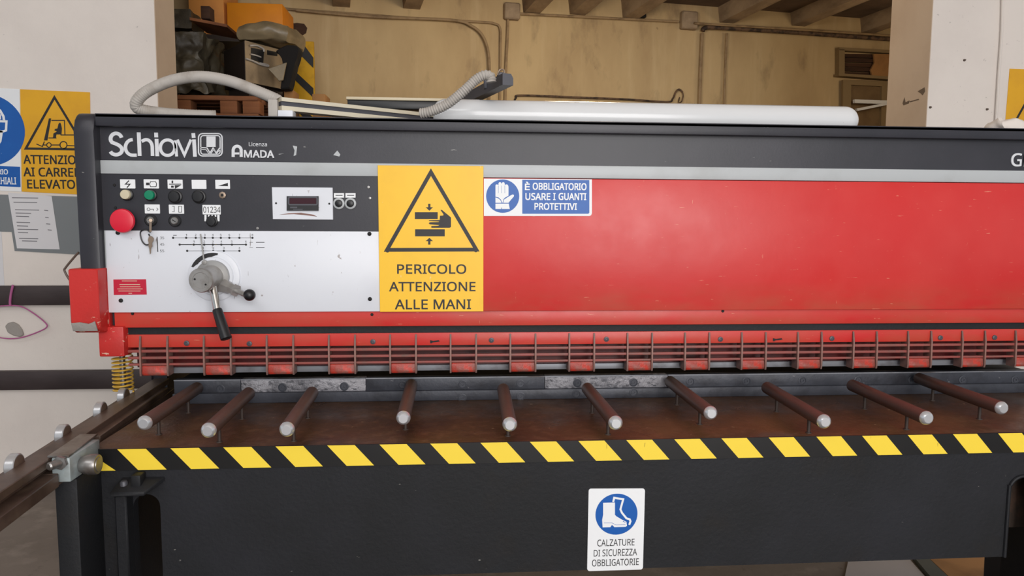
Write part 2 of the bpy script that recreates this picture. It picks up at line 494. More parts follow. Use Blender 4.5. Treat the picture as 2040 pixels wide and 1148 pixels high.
    def grid_box(self, x0, x1, y0, y1, z0, z1, n=10, rnd=0.0):
        """box of many faces, to be crumpled"""
        before = set(self.bm.faces)
        r = bmesh.ops.create_cube(self.bm, size=1.0)
        es = list({e for v in r['verts'] for e in v.link_edges})
        bmesh.ops.subdivide_edges(self.bm, edges=es, cuts=n, use_grid_fill=True)
        fs = [f for f in self.bm.faces if f not in before]
        for v in {v for f in fs for v in f.verts}:
            p = v.co * 2
            if rnd:
                q = p.normalized() * max(abs(p.x), abs(p.y), abs(p.z)) * 1.15
                p = p.lerp(q, rnd)
            v.co = Vector((x0 + (p.x + 1) / 2 * (x1 - x0), y0 + (p.y + 1) / 2 * (y1 - y0), z0 + (p.z + 1) / 2 * (z1 - z0)))
        self._tag(fs)
        return self

    def build(self, name, mats, parent=None, label=None, smooth=True, origin=None):
        bm = self.bm
        bmesh.ops.remove_doubles(bm, verts=bm.verts, dist=1e-6)
        bmesh.ops.recalc_face_normals(bm, faces=bm.faces)
        if origin is None:
            xs = [v.co.x for v in bm.verts]
            ys = [v.co.y for v in bm.verts]
            origin = Vector(((min(xs) + max(xs)) / 2, (min(ys) + max(ys)) / 2, min(v.co.z for v in bm.verts)))
        for v in bm.verts:
            v.co -= origin
        me = bpy.data.meshes.new(name)
        bm.to_mesh(me)
        bm.free()
        for m in (mats if isinstance(mats, (list, tuple)) else [mats]):
            me.materials.append(M[m])
        if smooth:
            for p in me.polygons:
                p.use_smooth = True
            me.set_sharp_from_angle(angle=math.radians(38))
        o = bpy.data.objects.new(name, me)
        COL.objects.link(o)
        WO[o.name] = Vector(origin)
        if parent is not None:
            o.parent = parent
            o.location = origin - WO[parent.name]
        else:
            o.location = origin
        if label:
            o['label'] = label
        return o


WO = {}


def tag(o, label, cat, group=None):
    o['label'], o['category'] = label, cat
    if group:
        o['group'] = group
    return o


def thing(name, loc, label, cat, group=None):
    o = bpy.data.objects.new(name, None)
    COL.objects.link(o)
    o.location = loc
    WO[o.name] = Vector(loc)
    return tag(o, label, cat, group)


def struct(o):
    o['kind'] = 'structure'
    return o


def dup(o, delta, parent):
    """copy of a part with its sub-parts, shifted"""
    c = o.copy()
    COL.objects.link(c)
    c.parent = parent
    c.location = o.location + Vector(delta)
    for ch in o.children:
        k = ch.copy()
        COL.objects.link(k)
        k.parent = c
    return c


def rrect(x0, x1, z0, z1, y, r, n=5):
    pts = []
    for cx, cz, a0 in ((x1 - r, z1 - r, 0), (x0 + r, z1 - r, 90), (x0 + r, z0 + r, 180), (x1 - r, z0 + r, 270)):
        for k in range(n + 1):
            a = math.radians(a0 + 90 * k / n)
            pts.append(Vector((cx + r * math.cos(a), y, cz + r * math.sin(a))))
    return pts


def zf(py, y, px=1000):
    return at_y(px, py, y).z


def xf(px, py, y):
    return at_y(px, py, y).x


# ================================================================== SETTING
XL = at_y(310.5, 110, 4.05).x        # left edge of the opening between the two white walls
YL = 4.05 * XL / at_y(348.5, 110, 4.05).x
b = B()
b.box(-7, 8, -6, 10, -0.1, 0)
struct(b.build('floor', 'floor'))
b = B()
b.box(-7, XL, 4.05, YL, 0, 4.6)
b.mi = 1
b.prism([(XL, 4.05, 0), (XL, YL, 0), (XL, YL, 4.6), (XL, 4.05, 4.6)], (0.004, 0, 0))
struct(b.build('wall_left', ['plaster', 'plaster_beige']))
XR = at_y(1853, 120, 3.9).x
b = B()
b.box(XR, 8, 3.9, 4.28, 0, 4.6)
b.mi = 1
b.prism([(XR, 3.9, 0), (XR, 4.28, 0), (XR, 4.28, 4.6), (XR, 3.9, 4.6)], (-0.004, 0, 0))
struct(b.build('wall_right', ['plaster', 'plaster_beige']))
b = B()
b.box(XL, XR, 3.95, 4.3, 3.5, 4.6)
struct(b.build('trim_1', 'plaster'))
b = B()
b.box(-7, 8, -6, 4.4, 4.6, 4.75)
struct(b.build('ceiling_shed', 'plaster'))

# rear hall, its back wall turned a little from the machine
HN = Vector((0.155, -1, 0)).normalized()      # faces the camera side
HP = Vector((0, 7.0, 0))
HT = Vector((1, 0.155, 0)).normalized()


def hw(px, py, off=0.0):
    return at_plane(px, py, HP + HN * off, HN)


b = B()
p0, p1 = HP + HT * -6, HP + HT * 9
b.prism([p0, p1, p1 + Vector((0, 0, 3.6)), p0 + Vector((0, 0, 3.6))], HN * -0.2)
struct(b.build('wall_back', 'hall_wall'))
ZC = hw(1300, 4).z
b = B()
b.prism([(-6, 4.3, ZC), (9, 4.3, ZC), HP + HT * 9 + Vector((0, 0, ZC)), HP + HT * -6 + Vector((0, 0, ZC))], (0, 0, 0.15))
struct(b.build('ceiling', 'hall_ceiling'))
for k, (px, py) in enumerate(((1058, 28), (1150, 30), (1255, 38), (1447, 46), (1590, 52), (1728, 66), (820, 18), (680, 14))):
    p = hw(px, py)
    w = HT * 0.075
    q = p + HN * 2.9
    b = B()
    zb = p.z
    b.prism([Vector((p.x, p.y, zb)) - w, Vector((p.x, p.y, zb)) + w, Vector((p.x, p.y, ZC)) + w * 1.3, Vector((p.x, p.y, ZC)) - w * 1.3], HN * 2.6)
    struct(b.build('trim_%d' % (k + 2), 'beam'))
b = B()
b.box(-6.2, -6, 4.3, 9, 0, 3.6)
struct(b.build('wall_hall_left', 'hall_wall'))
b = B()
b.box(6.6, 6.8, 4.28, 9, 0, 3.6)
struct(b.build('wall_hall_right', 'hall_wall'))


def at_x(px, py, x):
    d = ray(px, py)
    return CAM + d * ((x - CAM.x) / d.x)


for q in ([(1798, 206), (1802, 194), (1804, 204), (1812, 200), (1811, 206), (1800, 210)], [(1828, 182), (1842, 174), (1843, 182), (1838, 190), (1834, 186)], [(1812, 202), (1830, 197), (1831, 199), (1813, 204)]):
    b = B()
    b.prism([at_x(x, y, XR - .0042) for x, y in q], (-.0006, 0, 0))
    tag(b.build('wall_smudge', 'wire'), {1798: 'dark smudge like letters on the beige reveal of the right wall', 1828: 'dark smudge at the corner edge of the beige reveal on the right', 1812: 'thin dark scuff line joining two smudges on the beige reveal'}[q[0][0]], 'smudge', 'smudges on the beige reveal')
# --- fittings of the back wall
def wall_path(pts, off):
    return [hw(a, c, off) for a, c in pts]


def along(o):
    return o


b = B()
b.sweep(wall_path([(545, 12), (575, 18), (700, 27), (850, 38), (960, 44), (985, 47), (996, 56), (997, 90), (996, 205)], 0.03), 0.011, 8)
tag(b.build('electrical_conduit', 'conduit'), 'thin conduit along the top of the stained back wall bending down beside the junction box', 'conduit', 'conduits on the walls')
b = B()
b.sweep(wall_path([(590, 20), (740, 33), (900, 40), (940, 52), (962, 72), (973, 105), (975, 150), (974, 215)], 0.055), 0.013, 8)
tag(b.build('electrical_conduit', 'conduit'), 'conduit on the back wall curving down in a wide quarter circle', 'conduit', 'conduits on the walls')
b = B()
b.sweep(wall_path([(1012, 36), (1011, 70), (1008, 130), (1006, 215)], 0.03), 0.013, 8)
tag(b.build('electrical_conduit', 'conduit'), 'straight upright conduit dropping from the square junction box on the back wall', 'conduit', 'conduits on the walls')
b = B()
b.sweep(wall_path([(1030, 27), (1150, 33), (1250, 38), (1352, 43)], 0.04), 0.012, 8)
tag(b.build('electrical_conduit', 'conduit'), 'level conduit running between the two junction boxes on the back wall', 'conduit', 'conduits on the walls')
b = B()
b.sweep(wall_path([(1400, 62), (1404, 56), (1430, 55), (1560, 63), (1700, 73), (1800, 80)], 0.06), 0.022, 10)
tag(b.build('wall_pipe', 'pipe_grimy'), 'grimy peeling pipe running right under the ceiling beams of the back wall', 'pipe', 'pipes on the back wall')
b = B()
b.sweep(wall_path([(1383, 46), (1440, 50), (1640, 62), (1800, 73)], 0.10), 0.011, 8)
tag(b.build('electrical_conduit', 'conduit'), 'thin conduit just above the grimy pipe under the ceiling beams', 'conduit', 'conduits on the walls')
for px, w, lab in ((1397, 0.018, 'pale upright pipe on the back wall below the start of the grimy pipe'), (1446, 0.012, 'slim upright pipe on the back wall right of the pale upright one')):
    b = B()
    b.sweep(wall_path([(px + 2, 66), (px - 1, 130), (px - 4, 220)], 0.03), w, 8)
    tag(b.build('wall_pipe', 'conduit'), lab, 'pipe')
b = B()
b.sweep(wall_path([(1024, 206), (1028, 195), (1040, 190), (1150, 194), (1250, 198), (1328, 203), (1340, 197), (1346, 184), (1353, 178), (1360, 184)], 0.03), 0.009, 8)
b.sweep(wall_path([(1358, 180), (1361, 190), (1358, 202), (1352, 204), (1354, 194)], 0.03), 0.006, 6)
tag(b.build('wall_cable', 'pipe_grimy'), 'brown cable low on the ochre back wall ending in a small hook', 'cable')
for px, py, r, lab in ((1018, 25, .075, 'square junction box above the upright conduit at the middle of the back wall'), (1369, 43, .085, 'square junction box beside the start of the grimy pipe')):
    c = hw(px, py, 0)
    b = B()
    b.prism([c - HT * r - Vector((0, 0, r)), c + HT * r - Vector((0, 0, r)), c + HT * r + Vector((0, 0, r)), c - HT * r + Vector((0, 0, r))], HN * 0.07, 0.012)
    tag(b.build('junction_box', 'beam'), lab, 'junction box', 'junction boxes on the back wall')
c = hw(1276, 25)
b = B()
b.prism([hw(1269, 12), hw(1283, 12), hw(1283, 38), hw(1269, 38)], HN * 0.06, 0.006)
tag(b.build('wall_bracket', 'dark'), 'small dark upright bracket on the back wall above the level conduit', 'bracket')
# ragged oval hole; its shaded inside is drawn as a dark plate on the wall
b = B()
loop = [(573, 54), (578, 48), (592, 46), (606, 48), (612, 56), (610, 66), (602, 71), (588, 71), (578, 67), (574, 60)]
b.prism([hw(x, y, 0.003) for x, y in loop], HN * 0.01)
tag(b.build('wall_recess', 'vent_dark'), 'dark oval hole in the back wall above the striped hazard board', 'recess')
# slatted vent and door at the right
t = thing('transom_vent', hw(1715, 150), 'broken brown slatted vent window above the olive door at right', 'vent')
b = B()
for k in range(5):
    y0 = 108 + k * 9
    b.prism([hw(1676, y0, .01), hw(1765, y0 + 1.5, .01), hw(1765, y0 + 9, .01), hw(1676, y0 + 7.5, .01)], HN * (0.02 + 0.012 * (k % 2)))
b.build('slats', 'vent_dark', t)
b = B()
b.prism([hw(1663, 100), hw(1674, 101), hw(1674, 150), hw(1663, 149)], HN * 0.07)
b.prism([hw(1663, 97), hw(1772, 103), hw(1772, 109), hw(1663, 103)], HN * 0.07)
b.prism([hw(1660, 149), hw(1770, 156), hw(1770, 162), hw(1660, 154)], HN * 0.09)
b.build('frame', 'door_trim', t)
b = B()
b.px = None
b.prism([hw(1738, 108, .05), hw(1800, 110, .05), hw(1800, 158, .05), hw(1736, 155, .05), hw(1732, 140, .05), hw(1740, 125, .05)], HN * 0.02)
b.build('torn_panel', 'card', t, 'torn tan board patching the vent')
b = B()
b.prism([hw(1676, 160), hw(1800, 165), hw(1790, 700), hw(1670, 700)], HN * 0.04)
d = struct(b.build('door_1', 'door_olive'))
b = B()
b.ring_prism([hw(1676, 160, .04), hw(1764, 164, .04), hw(1752, 690, .04), hw(1672, 690, .04)], [hw(1692, 170, .04), hw(1753, 173, .04), hw(1742, 690, .04), hw(1688, 690, .04)], HN * 0.03)
b.build('door_frame', 'door_trim', d)
b = B()
b.prism([hw(1699, 199, .10), hw(1765, 201, .10), hw(1765, 208, .10), hw(1699, 206, .10)], HN * 0.03)
b.prism([hw(1703, 217, .10), hw(1765, 205, .10), hw(1763, 210, .10), hw(1705, 222, .10)], HN * 0.03)
b.rod(hw(1757, 205, .11), hw(1757, 205, 0.085), 0.02)
b.rod(hw(1757, 205, .11), hw(1757, 205, 0.0412), 0.012)
tag(b.build('folding_bracket', 'white'), 'pale V shaped folding bracket in front of the olive door', 'bracket')

# ================================================================== THE SHEAR
MX0, MX1 = -1.062, 2.06        # between the side frames
mach = thing('guillotine_shear', (0.42, 2.6, 0), 'long black and red sheet metal guillotine shear with white control panel', 'machine')


def part(bld, name, mats, label=None, parent=None, **k):
    return bld.build(name, mats, parent or mach, label, **k)


# --- side frames (C shaped plates)
def side_frame(x0, x1):
    b = B()
    prof = [(2.31, 1.125), (2.31, 1.70), (2.315, 1.735), (2.33, 1.752), (2.36, 1.758), (3.30, 1.758), (3.30, 0.55), (2.62, 0.55), (2.62, 0.0), (2.35, 0.0), (2.35, 0.72), (2.42, 0.80), (2.80, 0.80), (2.80, 1.125)]
    b.prism([(x0, y, z) for y, z in prof], (x1 - x0, 0, 0), 0.006)
    return part(b, 'side_frame', 'black', 'black C shaped end plate')


side_frame(-1.118, MX0)
side_frame(MX1, MX1 + 0.056)
# red guard shoe on the left frame, and the red bracket under it
b = B()
x0, x1 = -1.142, -1.058
prof = [(2.285, 1.293), (2.285, 1.135), (2.292, 1.112), (2.31, 1.098), (2.42, 1.093), (2.42, 1.293)]
b.mi = 0
b.prism([(x0, y, z) for y, z in prof], (x1 - x0, 0, 0), 0.004)
b.mi = 1
b.prism([(x0 + .004, 2.2848, 1.131), (x0 + .03, 2.2848, 1.134), (x1 - .03, 2.2848, 1.128), (x1 - .012, 2.2848, 1.137), (x1 - .008, 2.292, 1.106), (x0 + .005, 2.292, 1.106)], (0, -0.0045, 0), .0008)
part(b, 'frame_shoe', ['red_worn', 'putty'], 'chipped red shoe with bare metal lower edge')
b = B()
XW0 = xf(217, 610, 2.345)
b.box(-1.087, -1.012, 2.335, 2.43, 1.019, 1.112, 0.004)
b.box(MX0, XW0 - .001, 2.346, 2.37, 1.10, 1.25, 0.001)
part(b, 'frame_bracket', 'red_worn', 'red bracket block')

# --- upper beam
b = B()
zt, zl = 1.754, zf(263, 2.322)
b.box(MX0, MX1, 2.322, 2.345, zl, zt, 0.003)
b.box(MX0, MX1, 2.322, 3.28, zt - 0.012, zt, 0.002)
b.box(MX0, MX1, 2.37, 3.25, 1.095, zt - 0.01)
part(b, 'upper_beam', 'black', 'black upper beam with flanged top edge')
ZS1, ZS0 = 1.618, 1.578        # silver strip
b = B()
b.box(MX0, MX1, 2.352, 2.372, ZS1, zl + 0.004)
fascia = part(b, 'fascia', 'black')
b = B()
YF = 2.352
# lettering on the fascia drawn with strokes: S c h i a v i


def arc(cx, cy, rx, ry, a0, a1, n=14):
    return [(cx + rx * math.cos(math.radians(a0 + (a1 - a0) * k / n)), cy - ry * math.sin(math.radians(a0 + (a1 - a0) * k / n))) for k in range(n + 1)]


LW = 0.0108
TH = 0.003
b.px_stroke(arc(232, 277, 11, 11, 12, 200, 12) + [(224, 284), (232, 287), (238, 290)] + arc(232, 299, 12, 9.5, 40, -160, 12), YF, LW, TH)
b.px_stroke(arc(265, 294, 14.5, 15.5, 90, 270, 14) + [(273, 309.5)], YF, LW * .9, TH)
b.px_stroke([(277, 264), (279, 311)], YF, LW, TH)
b.px_stroke([(283, 282)] + arc(292, 294, 12, 15.5, 105, 0, 10) + [(304.5, 311)], YF, LW * .9, TH)
b.px_stroke([(312.5, 277), (314, 311.5)], YF, LW, TH)
b.px_stroke([(311.5, 264.5), (312, 274)], YF, LW, TH)
b.px_stroke(arc(334.5, 294.5, 14.5, 15.5, 0, 360, 26)[:-1], YF, LW * .85, TH, True)
b.px_stroke([(350, 280), (352.5, 312)], YF, LW * .75, TH)
b.px_stroke([(354, 278.5), (368, 309), (381, 278.5)], YF, LW * .75, TH)
b.px_stroke([(387, 278), (389, 312.5)], YF, LW, TH)
b.px_stroke([(385.5, 265.5), (386.5, 275)], YF, LW, TH)
part(b, 'brand_lettering', 'letter', None, fascia)
b = B()


def pxrr(x0, y0, x1, y1, r):
    out = []
    for cx, cy, a0 in ((x1 - r, y0 + r, 0), (x0 + r, y0 + r, 90), (x0 + r, y1 - r, 180), (x1 - r, y1 - r, 270)):
        out += arc(cx, cy, r, r, a0, a0 + 90, 5)
    return out


b.px_stroke(pxrr(396, 266.5, 443, 311, 8), YF, 0.0035, TH, True)
b.px_stroke(pxrr(400.5, 270.5, 439, 307.5, 5), YF, 0.0028, TH, True)
b.px_poly([(412, 272), (430, 272), (430, 293), (412, 293)], YF, TH)
b.px_stroke([(400, 294), (413, 295), (419, 305), (425, 295), (431, 305), (438, 295)], YF, 0.003, TH)
b.px_stroke([(400, 297.5), (411, 298.5), (417, 307)], YF, 0.002, TH)
b.px_stroke([(421, 306), (427, 297), (432, 306), (440, 297)], YF, 0.002, TH)
part(b, 'emblem', 'letter', None, fascia)
b = B()
b.text('Licenza', 496, 283.5, 532, 291.5, YF, 0.012, 0.001)
b.px_stroke([(465, 313), (465, 301)] + arc(473, 300, 8, 8.5, 170, 10, 12) + [(481, 313)], YF, 0.009, TH)
b.px_stroke([(468, 306), (479, 306)], YF, 0.006, TH)
b.text('MADA', 487, 300, 546, 314, YF, 0.035, TH)
part(b, 'licence_lettering', 'letter', None, fascia)
b = B()
b.text('GH', 2014, 306, 2058, 331.5, YF, 0.02, TH)
part(b, 'model_lettering', 'letter', None, fascia)
for q in ([(583, 290), (592, 292), (590, 309), (585, 311), (587, 300)], [(664, 309), (672, 300), (678, 308), (676, 312)], [(555, 307), (566, 306), (556, 308)]):
    b = B()
    b.px_poly(q, YF, 0.0004)
    part(b, 'paint_chip', 'silver', 'pale scuff where lettering came off', fascia)
b = B()
b.box(MX0, MX1, 2.344, 2.372, ZS0, ZS1, 0.0015)
part(b, 'trim_strip', 'silver', 'grey trim strip along the beam')

# --- control panels
ZB = 1.155
XC = xf(757, 480, 2.345)
ZM = zf(460, 2.346, 400)
b = B()
b.box(MX0, XC, 2.348, 2.372, ZM, ZS0)
panel = part(b, 'control_panel', 'black', 'black upper control panel')
YP = 2.348
XW = xf(207, 465, 2.345)
b = B()
b.box(XW + .004, XC, 2.344, 2.372, ZB, ZM, 0.0012)
dial = part(b, 'dial_plate', 'white_plate', 'white lower control plate')
YD = 2.344
b = B()
b.box(MX0, XW + .003, 2.35, 2.372, 1.2505, ZM)
part(b, 'filler_strip', 'silver', 'dark grey edge strip')

# label plates over the buttons
labs = [(255, 366.5, 30, 18), (302, 366.5, 30, 18), (349.5, 367, 30, 18), (397, 367.5, 29, 18), (444, 367.5, 29, 18), (304, 416.5, 30, 18), (352, 417, 30, 18), (422, 418, 36, 19)]
for i, (cx, cy, w, h) in enumerate(labs):
    b = B()
    b.prism(rrect(xf(cx - w / 2, cy, YP), xf(cx + w / 2, cy, YP), at_y(cx, cy + h / 2, YP).z, at_y(cx, cy - h / 2, YP).z, YP, 0.0015), (0, -0.0025, 0))
    b.mi = 1
    y = YP - 0.0026
    if i == 0:
        b.px_stroke([(257, 360), (250, 367), (259, 367), (253, 374)], y, 0.0028)
    elif i == 1:
        b.px_stroke([(300, 362), (310, 362), (312, 366), (311, 372), (300, 372), (298, 367)], y, 0.0018, closed=True)
        b.px_poly([(291, 364), (297, 364), (297, 369), (291, 369)], y, 0.0004)
    elif i == 2:
        b.px_stroke([(337, 367), (361, 367)], y, 0.0022)
        b.px_poly([(348, 369), (361, 369), (349, 376)], y)
        b.px_poly([(342, 360), (345, 360), (345, 365), (342, 365)], y)
        b.px_poly([(341, 370), (346, 370), (346, 374), (341, 374)], y)
    elif i == 4:
        b.px_poly([(435, 370.5), (454, 364.5), (454, 371)], y)
    elif i == 5:
        b.px_stroke(arc(296, 417, 3, 3, 0, 360, 10)[:-1], y, 0.0012, closed=True)
        b.px_stroke([(299, 417), (306, 417), (306, 420)], y, 0.0014)
        b.px_stroke([(312, 414), (315, 417), (312, 420)], y, 0.0012)
    elif i == 6:
        b.px_stroke([(343, 411), (347, 411), (347, 422), (343, 422)], y, 0.0014)
        b.px_stroke([(356, 411), (362, 411), (362, 423), (356, 423)], y, 0.0014, closed=True)
    elif i == 7:
        b.text('01234', 405, 412, 439, 424, y, 0.0, 0.0004)
    part(b, 'label_plate', ['white', 'print_black'], None, panel)
b = B()
for q in ([(407.5, 428), (411.5, 428), (411.5, 439), (414, 441), (407.5, 441)], [(433, 428), (437.5, 428), (437.5, 441), (431.5, 441), (433, 438)],
          [(414.5, 428), (418, 428), (417, 432), (414.5, 432)], [(421, 428), (424.5, 428), (424, 430.5), (421.5, 430.5)], [(427.5, 428), (431, 428), (431, 432), (428.5, 432)]):
    b.px_poly(q, YP, 0.001)
part(b, 'selector_scale', 'white', None, panel)


def button(px, py, r, h, mat, name='push_button', ring='black_btn', lab=None):
    c = at_y(px, py, YP)
    b = B()
    b.lathe(c, (0, -1, 0), [(0, r * 1.25), (0.006, r * 1.25), (0.008, r * 1.05)], 28)
    b.mi = 1
    b.lathe(c, (0, -1, 0), [(0.006, r), (h - 0.002, r), (h, r * .9), (h + 0.001, 0)], 28)
    return part(b, name, [ring, mat], lab, panel)


button(254, 388, 0.0145, 0.02, 'cream_btn', lab='cream push button')
button(301, 389, 0.0145, 0.018, 'green_btn', lab='green push button')
button(350, 392, 0.0165, 0.016, 'black_btn')
button(397, 392, 0.0165, 0.016, 'black_btn')
button(423, 441, 0.0135, 0.016, 'black_btn', 'selector_knob')
c = at_y(252, 440, YP)
b = B()
b.lathe(c, (0, -1, 0), [(0, 0.022), (0.022, 0.018)], 28)
b.mi = 1
b.lathe(c, (0, -1, 0), [(0.02, 0.034), (0.028, 0.0365), (0.034, 0.034), (0.037, 0.024), (0.038, 0)], 36)
part(b, 'emergency_button', ['black_btn', 'red_btn'], 'large red mushroom emergency button', panel)
c = at_y(444, 389, YP)
b = B()
b.lathe(c, (0, -1, 0), [(0, 0.0105), (0.006, 0.0105), (0.007, 0.007)], 8)
b.mi = 1
b.lathe(c, (0, -1, 0), [(0.006, 0.005), (0.0078, 0.004), (0.0079, 0)], 12)
part(b, 'panel_socket', ['key', 'dark'], 'small brass nut socket', panel)
for px, py in ((301, 439), (349, 440)):
    c = at_y(px, py, YP)
    b = B()
    b.mi = 1
    b.lathe(c, (0, -1, 0), [(0, 0.0185), (0.004, 0.0185), (0.006, 0.016), (0.006, 0.012)], 28)
    b.mi = 0
    b.lathe(c, (0, -1, 0), [(0, 0.012), (0.009, 0.0115), (0.011, 0.009), (0.011, 0)], 24)
    b.mi = 2
    s = Vector((0.005, 0, -0.003))
    b.prism([c + Vector((0, -0.0108, 0)) - s + Vector((0, 0, .0015)), c + Vector((0, -0.0108, 0)) + s + Vector((0, 0, .0015)), c + Vector((0, -0.0108, 0)) + s - Vector((0, 0, .0015)), c + Vector((0, -0.0108, 0)) - s - Vector((0, 0, .0015))], (0, -0.0006, 0))
    part(b, 'key_switch', ['steel', 'black_btn', 'dark'], None, panel)
# readout unit
b = B()
q = [at_y(x, y, YP) for x, y in ((542, 373), (663, 374), (664, 438), (544, 437))]
b.prism(q, (0, -0.004, 0), 0.001)
b.mi = 1
y = YP - 0.004
for sx, sy in ((550, 405), (656, 406)):
    b.disc(at_y(sx, sy, y), 0.003, 0.001, 12)
b.mi = 2
b.px_poly([(556, 428), (575, 425), (600, 424), (625, 428), (632, 432), (610, 429), (585, 427)], y, 0.0003)
disp = part(b, 'readout_unit', ['white_plate', 'dark', 'fin'], 'white digital readout plate', panel)
b = B()
b.px_poly([(572, 391), (635, 391), (635, 420), (572, 420)], y, 0.006)
b.mi = 1
b.px_stroke(pxrr(575, 393, 632, 408, 3), y - 0.006, 0.004, 0.001, True)
b.mi = 2
b.px_poly([(577, 395), (630, 395), (630, 406), (577, 406)], y - 0.006, 0.0008)
b.mi = 1
b.px_poly([(578, 412), (592, 412), (592, 415), (578, 415)], y - 0.006, 0.0004)
b.px_poly([(584, 416.5), (603, 416.5), (603, 418), (584, 418)], y - 0.006, 0.0003)
part(b, 'readout_screen', ['black_btn', 'alu_dark', 'display'], None, panel)
for px in (675.5, 698.5):
    c = at_y(px, 405.5, YP)
    b = B()
    b.lathe(c, (0, -1, 0), [(0, 0.0175), (0.005, 0.0175), (0.007, 0.0145), (0.007, 0.011)], 28)
    b.mi = 1
    b.lathe(c, (0, -1, 0), [(0, 0.012), (0.010, 0.0115), (0.012, 0.008), (0.012, 0)], 24)
    b.mi = 2
    b.px_poly([(px - 10, 385), (px + 10, 385), (px + 10, 394), (px - 10, 394)], YP, 0.003)
    b.mi = 1
    b.px_poly([(px - 7, 388.5), (px + 7, 388.5), (px + 7, 390), (px - 7, 390)], YP - 0.003, 0.0004)
    part(b, 'push_button', ['silver', 'black_btn', 'white'], 'ringed black push button with small label', panel)
for px, py in ((228, 369), (230, 414), (734, 373), (737, 395), (513, 455)):
    b = B()
    c = at_y(px, py, YP)
    b.lathe(c, (0, -1, 0), [(0, 0.0045), (0.002, 0.004), (0.0025, 0)], 14)
    part(b, 'panel_screw', 'dark' if px < 300 else 'steel', None, panel)

# --- dial plate: printing, screws, label, dial and levers
b = B()
for y0, x0, x1, ticks in ((474, 345, 503, (345, 371, 390, 408, 424, 440, 457, 477, 503)), (487.5, 358, 490, (358, 386, 407, 424, 441, 462, 490)), (500, 373, 477, (373, 404, 425, 446, 477))):
    w = 0.0024 if y0 == 487.5 else 0.0012
    b.px_stroke([(x0, y0), (x1, y0)], YD, w, 0.0005)
    for k, tx in enumerate(ticks):
        b.disc(at_y(tx, y0, YD), 0.0034, 0.0006, 10)
        if k:
            b.text(str(k), tx - 1.6, y0 - 8, tx + 1.4, y0 - 4, YD, 0, 0.0004)
b.px_stroke([(313, 472), (314.5, 502)], YD, 0.0024, 0.0005)
for s, y0 in (('35', 474), ('45', 487), ('55', 500)):
    b.text(s, 319, y0 - 2.5, 327, y0 + 2.5, YD, 0, 0.0004)
for y0 in (483, 493):
    b.px_stroke([(497, y0), (504, y0)], YD, 0.0012, 0.0004)
    b.px_stroke([(510, y0), (527, y0)], YD, 0.002, 0.0004)
b.px_stroke([(345, 469), (352, 469)], YD, 0.0016, 0.0005)
part(b, 'scale_print', 'print_black', None, dial)
b = B()
b.prism([at_y(x, yy, YD) for x, yy in ((226, 557), (291, 556.5), (292.5, 587), (227, 588))], (0, -0.0008, 0))
b.mi = 1
for yy, x0, x1 in ((560, 243, 273), (567, 238, 279), (571.5, 239, 280), (575.8, 234, 284), (580, 236, 280), (584.5, 256, 263)):
    b.px_stroke([(x0, yy), (x1, yy)], YD - 0.0008, 0.0019, 0.0003)
part(b, 'notice_label', ['red_label', 'cream'], 'crimson notice label', dial)
for px, py in ((235, 464), (241, 599), (736, 466), (737, 596)):
    b = B()
    b.lathe(at_y(px, py, YD), (0, -1, 0), [(0, 0.0065), (0.003, 0.006), (0.005, 0.003), (0.005, 0)], 16)
    part(b, 'panel_screw', 'dark', None, dial)
cd = at_y(427, 550, YD)
b = B()
b.lathe(cd, (0, -1, 0), [(0, 0.078), (0.004, 0.078), (0.006, 0.075), (0.006, 0.060), (0.010, 0.058), (0.012, 0)], 48)
b.mi = 1
outer, inner = [], []
for k in range(13):
    a = math.radians(78 + 78 * k / 12)
    w = 0.013 * math.sin(math.pi * (k + .4) / 13)
    outer.append(cd + Vector((math.cos(a) * 0.072, -0.0062, math.sin(a) * 0.072)))
    inner.append(cd + Vector((math.cos(a) * (0.068 - w), -0.0062, math.sin(a) * (0.068 - w))))
b.prism(outer + inner[::-1], (0, -0.0008, 0))
collar = part(b, 'dial_collar', ['white_plate', 'print_black'], None, dial)
ax = Vector((-0.06, -1, -0.05)).normalized()
b = B()
b.lathe(cd, ax, [(0.006, 0.05), (0.02, 0.05), (0.022, 0.036), (0.085, 0.034), (0.087, 0.0365), (0.103, 0.0365), (0.107, 0.034), (0.107, 0.024), (0.1055, 0.023), (0.1055, 0)], 48)
b.mi = 1
he = cd + ax * 0.106
for dx, dz in ((-.017, .004), (.014, -.012)):
    b.lathe(he + Vector((dx, 0, dz)), ax, [(0, 0.003), (0.0012, 0.0028), (0.0012, 0)], 10)
part(b, 'dial_hub', ['casting', 'dark'], 'grey cast hub of the dial', dial)
b = B()
pm = at_y(407, 523, YD - 0.02)
pt = at_y(399.5, 466, YD - 0.006)
b.stroke([pt, pm], 0.004, 0.0018)
b.lathe(pm, (0, -1, 0), [(-0.012, 0.007), (0.004, 0.007), (0.005, 0)], 16)
part(b, 'dial_pointer', 'casting', None, dial)
b = B()
a0, a1, a2 = at_y(424, 572, 2.28), at_y(433, 619, 2.262), at_y(451, 676, 2.235)
b.rod(a0, a1, 0.0115, 18)
b.mi = 1
L = (a2 - a1).length
b.lathe(a1, a2 - a1, [(-.004, 0.013), (0, 0.0145), (L * .8, 0.0165), (L - .002, 0.0165), (L, 0.013), (L, 0)], 20)
part(b, 'lever', ['chrome', 'black_btn'], 'chrome lever with black grip', dial)
b = B()
c0, c1, c2 = at_y(449, 571, 2.325), at_y(470, 579, 2.305), at_y(490, 588, 2.285)
dv = (c1 - c0).normalized()
b.lathe(c0 - dv * .012, dv, [(0, 0.024), (0.02, 0.022), (0.03, 0.017), ((c1 - c0).length + .006, 0.017), ((c1 - c0).length + .008, 0.02), ((c1 - c0).length + .014, 0.02)], 6)
b.rod(c1, c2, 0.008, 14)
b.mi = 1
b.sphere(at_y(497, 588, 2.28), 0.018)
